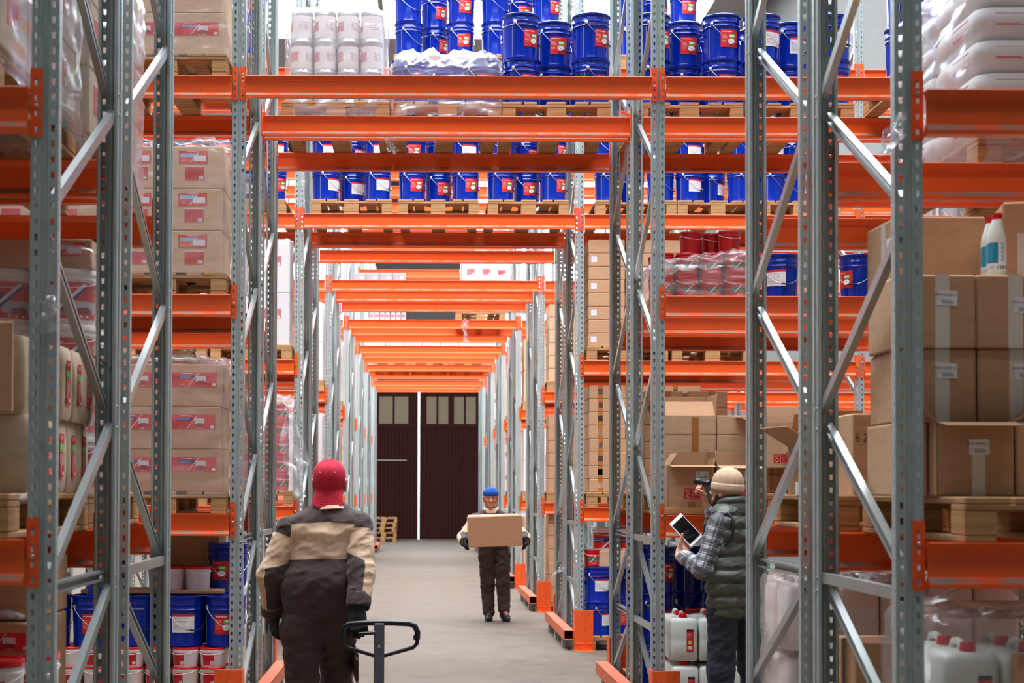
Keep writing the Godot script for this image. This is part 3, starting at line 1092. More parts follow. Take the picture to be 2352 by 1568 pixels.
func rounded_slab(w: float, d: float, h: float, r: float, y0 := 0.0, taper := 0.0, seg := 5) -> PackedVector3Array:
	var out := PackedVector3Array()
	for c in 4:
		var cx := (w / 2 - r) * (1.0 if c == 0 or c == 3 else -1.0)
		var cz := (d / 2 - r) * (1.0 if c < 2 else -1.0)
		for k in seg:
			var a := PI / 2 * c + PI / 2 * k / (seg - 1)
			out.append(Vector3(cx + cos(a) * (r - taper), y0 + h, cz + sin(a) * (r - taper)))
	return out

func loft(rings: Array, caps := true) -> ArrayMesh:
	var st := st0()
	add_loft(st, rings, caps)
	return done(st)

func add_loft(st: SurfaceTool, rings: Array, caps := true):
	st.set_smooth_group(1)
	for i in rings.size() - 1:
		var p: PackedVector3Array = rings[i]
		var q: PackedVector3Array = rings[i + 1]
		for k in p.size():
			var m := (k + 1) % p.size()
			var u0 := float(k) / p.size()
			var u1 := float(k + 1) / p.size()
			var v0 := float(i) / (rings.size() - 1)
			var v1 := float(i + 1) / (rings.size() - 1)
			tri(st, p[k], q[m], q[k], Vector2(u0, v0), Vector2(u1, v1), Vector2(u0, v1))
			tri(st, p[k], p[m], q[m], Vector2(u0, v0), Vector2(u1, v0), Vector2(u1, v1))
	if caps:
		st.set_smooth_group(-1)
		var a: PackedVector3Array = rings[0]
		var b: PackedVector3Array = rings[rings.size() - 1]
		for k in range(1, a.size() - 1):
			tri(st, a[0], a[k + 1], a[k])
			tri(st, b[0], b[k], b[k + 1])

func canister_proto(milky: bool, h := 0.31) -> Node3D:
	var t := Node3D.new()
	t.name = "canister"
	var w := 0.185
	var d := 0.23
	var rings := []
	for q: Array in [[0.0, 0.93, 0.02], [0.012, 1.0, 0.03], [h * 0.40, 1.0, 0.03], [h * 0.44, 0.985, 0.03], [h * 0.48, 1.0, 0.03], [h * 0.80, 1.0, 0.03], [h * 0.87, 0.94, 0.035], [h * 0.90, 0.80, 0.04], [h * 0.905, 0.55, 0.03]]:
		rings.append(rounded_slab(w * q[1], d * q[1], 0, q[2], q[0]))
	var m: Material = M.canister if milky else M.canister_white
	part(t, "body", loft(rings), m)
	var hp := [Vector3(0.0, h * 0.88, -0.095), Vector3(0, h * 0.965, -0.075), Vector3(0, h * 0.985, -0.03), Vector3(0, h * 0.965, 0.01), Vector3(0, h * 0.88, 0.025)]
	part(t, "handle", tube(hp, 0.014, 8), m)
	part(t, "cap", lathe([Vector2(0.027, h * 0.89), Vector2(0.027, h * 0.90), Vector2(0.025, h * 0.985), Vector2(0.022, h), Vector2(0, h)], 14), M.red_lid if milky else M.canister_white, Vector3(0, 0, 0.065))
	part(t, "label", sticker(0.045, 0.15), M.print_strip, Vector3(w * 0.22, h * 0.42, d / 2 + 0.0005))
	return t

func pallet_proto(whole: bool) -> Node3D:
	# 0.8 across (x), 1.2 deep (z), 0.144 high, centred
	var t := Node3D.new()
	t.name = "pallet"
	var list := []
	for x: Array in [[-0.3275, 0.145], [-0.19, 0.10], [0.0, 0.145], [0.19, 0.10], [0.3275, 0.145]]:
		list.append(["top_board", Vector3(x[1], 0.022, 1.2), Vector3(x[0], 0.122, 0)])
	for z: float in [-0.5275, 0.0, 0.5275]:
		list.append(["cross_board", Vector3(0.8, 0.022, 0.145), Vector3(0, 0.100, z)])
		for x: Array in [[-0.35, 0.10], [0, 0.145], [0.35, 0.10]]:
			list.append(["block", Vector3(x[1], 0.078, 0.145), Vector3(x[0], 0.022, z)])
	for x: Array in [[-0.35, 0.10], [0, 0.145], [0.35, 0.10]]:
		list.append(["bottom_board", Vector3(x[1], 0.022, 1.2), Vector3(x[0], 0, 0)])
	if whole:
		for l: Array in list:
			part(t, l[0], box(l[1], 0.004), M.wood, l[2])
	else:
		var st := st0()
		for l: Array in list:
			add_box(st, l[2] + Vector3(0, l[1].y / 2, 0), l[1])
		part(t, "deck", done(st), M.wood)
	return t

func carton_mesh(s: Vector3) -> ArrayMesh:
	return box(s, 0.006)

# a closed carton, base centre at the origin, its front towards +z
func carton(s: Vector3, m: Material, called := "carton") -> Node3D:
	var t := Node3D.new()
	t.name = called
	part(t, "box_body", carton_mesh(s), m)
	return t

# an open carton: four walls, a floor and four flaps bent out by the given angles (front, back, left, right)
func open_carton(s: Vector3, m: Material, angles: Array, flap := 0.13) -> Node3D:
	var t := Node3D.new()
	t.name = "open_carton"
	var e := 0.005
	var st := st0()
	add_box(st, Vector3(0, e / 2, 0), Vector3(s.x, e, s.z))
	add_box(st, Vector3(0, s.y / 2, s.z / 2 - e / 2), Vector3(s.x, s.y, e), 0.002)
	add_box(st, Vector3(0, s.y / 2, -s.z / 2 + e / 2), Vector3(s.x, s.y, e), 0.002)
	add_box(st, Vector3(-s.x / 2 + e / 2, s.y / 2, 0), Vector3(e, s.y, s.z), 0.002)
	add_box(st, Vector3(s.x / 2 - e / 2, s.y / 2, 0), Vector3(e, s.y, s.z), 0.002)
	part(t, "box_body", done(st), m)
	var dirs := [Vector3(0, 0, 1), Vector3(0, 0, -1), Vector3(-1, 0, 0), Vector3(1, 0, 0)]
	for k in 4:
		var d: Vector3 = dirs[k]
		var w := s.x if k < 2 else s.z
		var p := part(t, "flap", box(Vector3(w - 0.006, flap, e), 0.0015), M.card_inside, Vector3(d.x * (s.x / 2 - e / 2), s.y - 0.001, d.z * (s.z / 2 - e / 2)))
		p.rotation.y = atan2(d.x, d.z)
		p.rotate_object_local(Vector3.RIGHT, deg_to_rad(angles[k]))
	return t

# a skin of stretch film round a block of goods: base centre at the origin, no bottom
func film_skin(s: Vector3, rough := 0.012, sd := 1, radius := 0.06, fall := 0.0, n := 34) -> ArrayMesh:
	var fn := FastNoiseLite.new()
	fn.seed = sd
	fn.frequency = 5.0
	fn.fractal_octaves = 3
	var st := st0()
	st.set_smooth_group(1)
	var P := func(q: Vector3) -> Vector3:
		var h := Vector3(s.x / 2, s.y / 2, s.z / 2)
		var p := q * h
		var r := minf(radius, minf(h.x, minf(h.y, h.z)))
		var core := Vector3(clampf(p.x, -h.x + r, h.x - r), clampf(p.y, -h.y, h.y - r), clampf(p.z, -h.z + r, h.z - r))
		var d := p - core
		if d.length() > r:
			p = core + d.normalized() * r
			d = p - core
		var nn := d.normalized() if d.length() > 0.001 else q.normalized()
		p += nn * (fn.get_noise_3d(p.x * 0.7, p.y * 2.4, p.z * 0.7) * rough + absf(fn.get_noise_3d(p.x * 2.2 + p.y, p.y * 8.0, p.z * 2.2)) * 0.006)
		if q.y > 0.5:
			p.y += fn.get_noise_3d(p.x * 1.5, 9.0, p.z * 1.5) * rough * 2.0 + fall * (0.5 - q.x * 0.5)
		return p + Vector3(0, h.y, 0)
	for f in 5:
		for i in n:
			for j in n:
				var c := []
				for k: Vector2 in [Vector2(i, j), Vector2(i, j + 1), Vector2(i + 1, j + 1), Vector2(i + 1, j)]:
					var a := k.x / n * 2 - 1
					var b := k.y / n * 2 - 1
					var q: Vector3 = [Vector3(a, b, 1), Vector3(1, b, -a), Vector3(-a, b, -1), Vector3(-1, b, a), Vector3(a, 1, -b)][f]
					c.append(P.call(q))
				quad(st, c[0], c[1], c[2], c[3])
	st.generate_normals()
	return st.commit()

# a loose ribbon or rag of film along a path, crumpled
func film_rag(path: Array, width: float, sd: int, crumple := 0.02, across := Vector3.RIGHT) -> ArrayMesh:
	var fn := FastNoiseLite.new()
	fn.seed = sd
	fn.frequency = 12.0
	var cv := Curve3D.new()
	for p: Vector3 in path:
		cv.add_point(p)
	var st := st0()
	st.set_smooth_group(1)
	var n := 18
	var m := 7
	var g := []
	for i in n + 1:
		var t := float(i) / n
		var c := cv.sample_baked(cv.get_baked_length() * t, true)
		var row := []
		for j in m + 1:
			var u := float(j) / m - 0.5
			var w := width * (0.65 + 0.5 * absf(fn.get_noise_2d(t * 0.4, sd)) + 0.35 * sin(t * 9.0 + sd))
			var p := c + across * (u * w)
			p += Vector3(fn.get_noise_3d(p.x, p.y, u), fn.get_noise_3d(p.y, p.z, u + 3.0), fn.get_noise_3d(p.z, p.x, p.y + 7.0 + u)) * crumple * 2.0
			row.append(p)
		g.append(row)
	for i in n:
		for j in m:
			quad(st, g[i][j], g[i + 1][j], g[i + 1][j + 1], g[i][j + 1])
	return done(st)

# put a thing made by a proto at a place: the first use takes the proto itself, later ones copy it
func place(proto: Node3D, label: String, category: String, at: Vector3, turn := 0.0, group := "") -> Node3D:
	var c: Node3D = proto.duplicate()
	c.name = numbered(String(proto.name))
	add_child(c)
	c.position = at
	c.rotation.y = turn
	meta(c, label, category, group, "thing")
	return c

var P := {}

func protos():
	P.pail = [pail_proto(0), pail_proto(1), pail_proto(2)]
	P.pallet = pallet_proto(true)
	P.pallet_far = pallet_proto(false)
	P.tin = tin_proto()
	P.white_tub = tub_proto("white_tub", 0.088, 0.128, M.white_pail, M.red_lid, M.print_red, 1.0)
	P.big_tub = tub_proto("red_tub", 0.128, 0.225, M.white_pail, M.white_pail, M.print_tub, 2.9)
	P.red_pail = tub_proto("red_pail", 0.085, 0.17, M.red_tin, M.red_tin, M.print_redpail, 1.6)
	P.red_plain = tub_proto("red_pail", 0.085, 0.17, M.red_tin, M.red_tin, null)
	P.can = canister_proto(true)
	P.can_white = canister_proto(false)

func pallet(x: float, z: float, y: float, where: String, far := false):
	place(P.pallet_far if far else P.pallet, "wooden pallet %s" % where, "pallet", Vector3(x, y, z), rng.randf_range(-0.015, 0.015), "wooden pallets")

# pails packed two, one, two ... on a pallet
func pails(x: float, z: float, y: float, layers: int, deep: int, where: String, kinds: Array):
	var i := 0
	var names := ["lower", "upper"] if layers == 2 else ["bottom", "middle", "top"] if layers == 3 else ["single"]
	for l in layers:
		for r in deep:
			var zz := z + 0.44 - r * 0.215
			var xs := [-0.262, 0.262] if r % 2 == 0 else [0.0]
			for c in xs.size():
				var k: int = kinds[(i + l + r) % kinds.size()]
				i += 1
				var spot: String
				if r == 0:
					spot = "front left" if c == 0 else "front right"
				elif xs.size() == 1:
					spot = "set back in the middle" if r == 1 else "rear middle"
				else:
					spot = "%s %s" % ["second" if r == 2 else "hindmost", "left" if c == 0 else "right"]
				place(P.pail[k], "blue pail, %s layer, %s, %s" % [names[l], spot, where], "pail", Vector3(x + xs[c] + rng.randf_range(-0.008, 0.008), y + l * (PAIL_H + 0.001), zz + rng.randf_range(-0.008, 0.008)), rng.randf_range(0.75, 1.45), "blue pails")

func half_z(row: int, half: int) -> float:   # middle of a rack
	return -(ROW_Z[row] + half * (DEEP + GAP) + DEEP / 2)

func put_carton(s: Vector3, m: Material, label: String, at: Vector3, turn := 0.0, group := "", prints := [], called := "carton") -> Node3D:
	var t := carton(s, m, called)
	t.name = numbered(called)
	add_child(t)
	t.position = at
	t.rotation.y = turn
	meta(t, label, "carton", group, "thing")
	stick(t, s, prints)
	return t

# prints: [part name, material, width, height, x, y, face] on the faces of a carton
func stick(t: Node3D, s: Vector3, prints: Array):
	for p: Array in prints:
		var face: int = p[6] if p.size() > 6 else 0
		var at := Vector3(p[4], p[5], s.z / 2)
		var o := part(t, p[0], sticker(p[2], p[3]), p[1], at)
		if face == 1:
			o.position = Vector3(s.x / 2, p[5], -p[4])
			o.rotation.y = PI / 2
		elif face == 2:
			o.position = Vector3(-s.x / 2, p[5], p[4])
			o.rotation.y = -PI / 2

func words(text: String, size: float, m: Material, thick := 0.0006) -> MeshInstance3D:
	var key := "text %s %.4f" % [text, size]
	if not meshes.has(key):
		var tm := TextMesh.new()
		var sf := SystemFont.new()
		sf.font_names = PackedStringArray(["Droid Sans"])
		tm.font = sf
		tm.text = text
		tm.font_size = 32
		tm.pixel_size = size / 32.0
		tm.depth = thick
		meshes[key] = tm
	var o := MeshInstance3D.new()
	o.name = "lettering"
	o.mesh = meshes[key]
	o.material_override = m
	return o

# ------------------------------------------------------------------ the nearest row
func loads_nearest():
	labels()
	protos()
	var zf := half_z(0, 0)
	var zr := half_z(0, 1)
	nearest_right(zf, zr)
	nearest_left(zf, zr)

func aqua(t: Node3D, s: Vector3, x: float, y: float, tilt := 0.0):
	var l := part(t, "label", sticker(0.068, 0.051), M.print_barcode, Vector3(x, y, s.z / 2 + 0.002))
	l.rotation.z = tilt
	var w := words("AQUA GRUND 1 L", 0.0095, M.black)
	l.add_child(w)
	w.position = Vector3(-0.004, 0.010, 0.0015)

func nearest_right(zf: float, zr: float):
	pallet(2.12, zf, SHELF[1], "under the taped cartons on the right of the nearest row")
	var y := SHELF[1] + 0.145
	var s := Vector3(0.258, 0.248, 0.38)
	var zz := -5.50 - s.z / 2
	var rows := ["lowest layer", "second layer", "third layer"]
	var cols := ["nearest the aisle", "second from the aisle"]
	for l in 3:
		for c in 3:
			for d in 1:
				if l == 0 and c == 0 and d == 0:
					continue
				var at := Vector3((1.715 if l == 0 and d == 0 else 1.612) + s.x / 2 + c * 0.262 + [0.0, 0.004, -0.003][l] + rng.randf_range(-0.002, 0.002), y + l * 0.2495, zz - d * 0.385 - [0.0, 0.075, 0.06][l])
				var t := put_carton(s, M.card, "brown taped carton with bar-code label, %s, %s column, nearest right stack" % [rows[l], ["aisle side", "middle", "outer"][c]], at, rng.randf_range(-0.012, 0.012), "taped brown cartons")
				if d == 0:
					var tx := 0.035 - 0.015 * c
					stick(t, s, [["tape", M.tape, 0.048, 0.246, tx - 0.02, s.y / 2]])
					part(t, "tape", box(Vector3(0.048, 0.0015, s.z)), M.tape, Vector3(tx - 0.02, s.y, 0))
					aqua(t, s, tx - 0.004 + 0.012 * c, s.y * [0.6, 0.70, 0.68][l] - 0.025 * c * (l - 1), rng.randf_range(-0.08, 0.03))
	put_carton(Vector3(0.098, 0.248, 0.40), M.card, "narrow brown carton tucked behind the near right upright, beside the open carton", Vector3(1.661, y, -5.78))
	var o := open_carton(s, M.card, [98, 42, 38, 60], 0.11)
	o.name = numbered("open_carton")
	add_child(o)
	o.position = Vector3(1.715 + s.x / 2, y, zz)
	meta(o, "open brown carton with raised flaps, front corner of the nearest right stack", "carton", "", "thing")
	stick(o, s, [["tape", M.tape, 0.044, 0.15, 0.01, 0.075]])
	aqua(o, s, 0.012, 0.165)
	# on top: a larger carton, a bottle pair and a tilted carton
	y += 3 * 0.2495
	var b := Vector3(0.32, 0.252, 0.36)
	var t2 := put_carton(b, M.card, "larger plain brown carton on top of the nearest right stack", Vector3(1.855, y, -6.08), 0.03)
	stick(t2, b, [["tape", M.tape, 0.05, 0.25, 0.02, b.y / 2, 2]])
	var sl := part(t2, "label", sticker(0.055, 0.07), M.print_barcode, Vector3(-b.x / 2 - 0.002, 0.15, 0.09))
	sl.rotation.y = -PI / 2
	put_carton(Vector3(0.26, 0.27, 0.36), M.card, "turned brown carton beside the bottles on the nearest right stack", Vector3(2.175, y, -5.86), -0.20, "", [["tape", M.tape, 0.025, 0.16, -0.07, 0.08]])
	for k in 2:
		var bt := thing("bottle", ["white plastic bottle with red cap and teal label between two cartons", "second white bottle, mostly hidden behind the teal labelled bottle"][k], "bottle", Vector3(2.005 + 0.008 * k, y, -5.74 - 0.085 * k), 0.0, "cleaner bottles")
		part(bt, "body", lathe([Vector2(0, 0.002), Vector2(0.033, 0.0), Vector2(0.0365, 0.005), Vector2(0.0365, 0.150), Vector2(0.034, 0.165), Vector2(0.019, 0.213), Vector2(0.0165, 0.220), Vector2(0, 0.220)], 22), M.canister)
		part(bt, "cap", lathe([Vector2(0.0185, 0.212), Vector2(0.0190, 0.216), Vector2(0.0175, 0.235), Vector2(0, 0.236)], 18), M.red_lid)
		part(bt, "label", wrap_label(0.0372, 0.032, 0.135, TAU * 0.98), M.print_bottle).rotation.y = 1.3
	# rear rack, lower level: pallet, tall open cartons and a paper roll
	pallet(2.05, zr, SHELF[1], "below the carton numbered 62, rear right of nearest row")
	var yr := SHELF[1] + 0.145
	var big := Vector3(0.62, 0.40, 0.44)
	var t62 := put_carton(big, M.card, "large carton with 62 written on it, behind the nearest right stack", Vector3(2.05, yr - 0.07, -6.88))
	var w62 := words("6 2", 0.042, M.black)
	t62.add_child(w62)
	w62.position = Vector3(-0.275, 0.30, big.z / 2 + 0.001)
	w62.rotation.z = 0.04
	var oc := open_carton(Vector3(0.20, 0.22, 0.30), M.card, [20, -25, 60, 30], 0.16)
	oc.name = numbered("open_carton")
	add_child(oc)
	oc.position = Vector3(1.80, yr, -7.42)
	oc.rotation.y = 0.2
	meta(oc, "open carton with sprawling flaps at the rear of the nearest right rack", "carton", "", "thing")
	var roll := solo("paper_roll", lathe([Vector2(0.010, 0.0), Vector2(0.026, 0.0), Vector2(0.026, 0.056), Vector2(0.010, 0.056), Vector2(0.010, 0.0)], 20), M.paper, "small white roll standing on the pallet by the open carton", "roll", Vector3(1.668, yr, -7.25))
	# rear rack, second level: white sacks under film
	sacks(2.62, zr, SHELF[2], "rear right of the nearest row")
	# on the floor
	floor_right(zf, zr)

func sacks(x: float, z: float, y: float, where: String):
	pallet(x, z, y, "under the wrapped white sacks, %s" % where)
	for l in 5:
		for c in 2:
			var sz := Vector3(0.40, 0.135, 0.58)
			for d in 2:
				var st := st0()
				var rings := []
				for q: Array in [[0.0, 0.80], [0.02, 0.94], [0.06, 1.0], [0.085, 1.0], [0.12, 0.93], [0.135, 0.78]]:
					rings.append(rounded_slab(sz.x * q[1], sz.z * q[1], 0, 0.06, q[0]))
				var t := thing("sack", "white paper sack, pink print, %s layer, %s %s, right of nearest row" % [tier(l, 5), ["aisle side", "outer"][c], ["front", "back"][d]], "sack", Vector3(x + (c - 0.5) * 0.405, y + 0.144 + l * 0.133, z + (0.5 - d) * 0.59), 0.0, "wrapped white sacks")
				if not meshes.has("sack"):
					meshes["sack"] = loft(rings)
				part(t, "bag", meshes["sack"], M.paper)
				var p := part(t, "print", sticker(0.20, 0.055), M.print_red, Vector3(-sz.x / 2 * 0.985, 0.07, 0.08))
				p.rotation.y = -PI / 2
				part(t, "print", sticker(0.15, 0.05), M.print_red, Vector3(-0.05, 0.07, sz.z / 2 * 0.985))
	solo("stretch_film", film_skin(Vector3(0.86, 0.90, 1.22), 0.02, 77, 0.10), M.film_thick, "clear film wrapped round the white sacks, %s" % where, "stretch film", Vector3(x, y + 0.02, z), "stretch film wraps")

func floor_right(zf: float, zr: float):
	pallet(2.10, zf, 0.0, "on the floor under wrapped canisters, right of the nearest row")
	for l in 3:
		for c in 4:
			for d in 2:
				place(P.can, "milky canister with red cap, %s tier, %s, %s, nearest row floor" % [["lowest", "middle", "top"][l], ["by the aisle", "second across", "third across", "outermost"][c], ["front", "behind"][d]], "canister", Vector3(1.80 + c * 0.195, 0.145 + l * 0.311, -5.52 - d * 0.24), 0.0, "milky canisters")
	solo("stretch_film", film_skin(Vector3(0.86, 1.02, 0.66), 0.015, 78, 0.05), M.film, "clear film round the milky canisters right of the nearest row", "stretch film", Vector3(2.10, 0.14, -5.70), "stretch film wraps")
	put_carton(Vector3(0.20, 0.865, 0.28), M.card, "tall brown carton between the two right frames, beside the wrapped canisters", Vector3(1.722, 0.145, -6.33))
	put_carton(Vector3(0.28, 0.60, 0.06), M.card, "brown board standing at the picture's lower right corner", Vector3(2.05, 0.45, -5.335))
	put_carton(Vector3(0.62, 0.035, 0.46), M.card, "flat brown board laid over the canisters under the right beam", Vector3(2.09, 1.125, -6.06), 0.05)
	# taller white canisters behind, in the second half of the pallet and in the rear rack
	for l in 3:
		for c in 4:
			place(P.can_white, "white canister behind the film, %s tier, %s, nearest right rack" % [["lowest", "middle", "top"][l], ["by the aisle", "second across", "third across", "outermost"][c]], "canister", Vector3(1.78 + c * 0.19, 0.145 + l * 0.311 + 0.15, -6.86), PI, "white canisters")
	put_carton(Vector3(0.80, 0.148, 0.26), M.card, "low brown carton under the white canisters in the nearest right rack", Vector3(2.06, 0.145, -6.86))
	pallet(2.05, zr, 0.0, "on the floor at the rear right of the nearest row")
	for l in 3:
		for c in 3:
			for d in 2:
				place(P.can_white, "white canister, %s tier, %s, %s, rear floor pallet right of nearest row" % [["lowest", "middle", "top"][l], ["by the aisle", "second across", "third across"][c], ["front", "behind"][d]], "canister", Vector3(1.665 + c * 0.20, 0.145 + l * 0.311 + 0.12, -7.22 - d * 0.26), 0.0, "white canisters")
	put_carton(Vector3(0.66, 0.118, 0.56), M.card, "low brown carton under the rear white canisters, right of nearest row", Vector3(1.90, 0.145, -7.32))
	solo("stretch_film", film_skin(Vector3(0.66, 0.95, 0.54), 0.008, 79, 0.05), M.film, "clear film round the rear white canisters right of the nearest row", "stretch film", Vector3(1.885, 0.264, -7.35), "stretch film wraps")

func nearest_left(zf: float, zr: float):
	# front rack, lower level: bulging kraft packs in two layers
	pallet(-1.70, zf, SHELF[1], "under the kraft packs left of the nearest row")
	var y := SHELF[1] + 0.145
	for l in 2:
		for d in 5:
			for c in 2:
				var w := 0.185
				var t := thing("kraft_pack", "bulging kraft pack with upright red and green label, %s layer, %s, %s" % [["lower", "upper"][l], ["foremost", "second from front", "third from front", "fourth from front", "hindmost"][d], ["aisle side", "far side"][c]], "kraft pack", Vector3(-1.475 - c * 0.38 + (0.02 if l == 1 else 0.0) * (1 if d > 1 else -1), y + l * 0.262, -5.56 - d * 0.192), rng.randf_range(-0.03, 0.03), "kraft packs")
				if not meshes.has("kraft"):
					var rings := []
					for q: Array in [[0.0, 0.96, 0.92], [0.02, 1.0, 0.98], [0.09, 1.02, 1.03], [0.18, 1.02, 1.04], [0.24, 0.99, 0.97], [0.262, 0.95, 0.86]]:
						rings.append(rounded_slab(0.36 * q[1], w * q[2], 0, 0.018, q[0], 0.0, 3))
					meshes["kraft"] = loft(rings)
				part(t, "bag", meshes["kraft"], M.kraft)
				var p := part(t, "label", sticker(0.062, 0.155), M.print_upright, Vector3(0.1865, 0.135, 0.005))
				p.rotation.y = PI / 2
	# a brown carton leaning at the very left edge, in front
	put_carton(Vector3(0.42, 0.30, 0.03), M.card, "brown board leaning before the upper kraft packs at the left edge", Vector3(-1.545, y + 0.262, -5.40), 0.0)
	var flap := solo("cardboard_flap", box(Vector3(0.10, 0.012, 0.05), 0.003), M.card, "torn cardboard strip lying on the upper kraft packs", "cardboard", Vector3(-1.235, y + 0.50, -6.42))
	flap.rotation = Vector3(0.2, 0.5, -0.55)
	# rear rack, lower level: printed tubs under film with cartons on top
	pallet(-1.72, zr, SHELF[1], "under the red printed tubs, rear left of the nearest row")
	for l in 4:
		for c in 3:
			for d in 2:
				place(P.big_tub, "red printed tub under film, %s tier, %s, %s, nearest left rear rack" % [["lowest", "second", "third", "top"][l], ["aisle side", "middle", "outer side"][c], ["front", "behind"][d]], "tub", Vector3(-1.46 - c * 0.262, y + l * 0.227, -6.78 - d * 0.265), 0.15, "red printed tubs")
	for c in 2:
		put_carton(Vector3(0.40, 0.12, 0.50), M.card, "flat brown carton with red label lying on the red tubs, %s" % ["aisle side", "outer side"][c], Vector3(-1.54 - c * 0.405, y + 4 * 0.227, -6.93), 0.01, "cartons on the red tubs", [["label", M.print_frame, 0.14, 0.055, 0.10 - 0.2 * c, 0.075], ["tape", M.tape, 0.10, 0.012, 0.02, 0.02]])
	solo("stretch_film", film_skin(Vector3(0.82, 1.10, 0.58), 0.012, 80, 0.06), M.film, "clear film round the red tubs at the rear left of the nearest row", "stretch film", Vector3(-1.73, y - 0.1, -6.92), "stretch film wraps")
	# second level, front and rear: film-wrapped kraft cartons with red prints
	for half in 2:
		var z := zf if half == 0 else zr
		var xx := -1.76 if half == 0 else -1.74
		pallet(xx, z, SHELF[2], "under the wrapped pale cartons, %s left of the nearest row" % ["front", "rear"][half])
		for l in 3:
			for d in 3:
				for c in 2:
					var s := Vector3(0.40, 0.27, 0.375)
					put_carton(s, M.kraft, "pale wrapped carton with red print, %s layer, %s, %s, %s left rack" % [tier(l, 3), ["foremost", "middle", "hindmost"][d], ["aisle side", "outer side"][c], ["nearest", "rear"][half]], Vector3(xx + 0.205 - c * 0.41, SHELF[2] + 0.145 + l * 0.272, z + (1 - d) * 0.385), 0.0, "wrapped pale cartons", [["label", M.print_red, 0.15, 0.13, -0.02, 0.16, 1], ["label", M.print_frame, 0.20, 0.09, 0.0, 0.16, 0]])
		solo("stretch_film", film_skin(Vector3(0.87, 0.98, 1.24), 0.016, 81 + half, 0.08), M.film_thick, "clear streaky film round the pale cartons, %s left of the nearest row" % ["front", "rear"][half], "stretch film", Vector3(xx, SHELF[2] + 0.05, z), "stretch film wraps")
	# on the floor: large cartons and red-lidded tubs
	pallet(-1.72, zf, 0.0, "on the floor left of the nearest row")
	put_carton(Vector3(0.78, 0.42, 0.60), M.card, "large brown carton, lower of two on the floor left of the nearest row", Vector3(-1.735, 0.69, -6.0), 0.0, "", [["label", M.print_wide, 0.20, 0.062, 0.290, 0.353]])
	put_carton(Vector3(0.80, 0.54, 0.62), M.card, "plain brown carton beneath the labelled floor carton left of the nearest row", Vector3(-1.735, 0.145, -6.0))
	put_carton(Vector3(0.78, 0.21, 0.58), M.card, "large plain brown carton on top of the labelled floor carton, nearest left", Vector3(-1.735, 1.115, -6.02))
	var k := 0
	for q: Array in [[-1.43, -5.52], [-1.66, -5.50], [-1.36, -5.62 - 0.12], [-1.60, -5.72], [-1.88, -5.55]]:
		var t := tub_proto("white_tub", 0.112, 0.24, M.white_pail, M.red_lid, M.print_red, 1.4)
		t.name = numbered("white_tub")
		add_child(t)
		t.position = Vector3(q[0], 0.765, q[1])
		meta(t, "white tub with wide red lid %s" % ["at the bottom left corner, front middle", "at the bottom left corner, cut by the frame edge", "at the bottom left, nearest the steel frame", "at the bottom left, second row behind", "outside the left frame edge, front row"][k], "tub", "red lidded tubs on the left", "thing")
		k += 1
	put_carton(Vector3(0.80, 0.62, 0.40), M.card, "brown carton carrying the red lidded tubs at the bottom left", Vector3(-1.68, 0.145, -5.60))

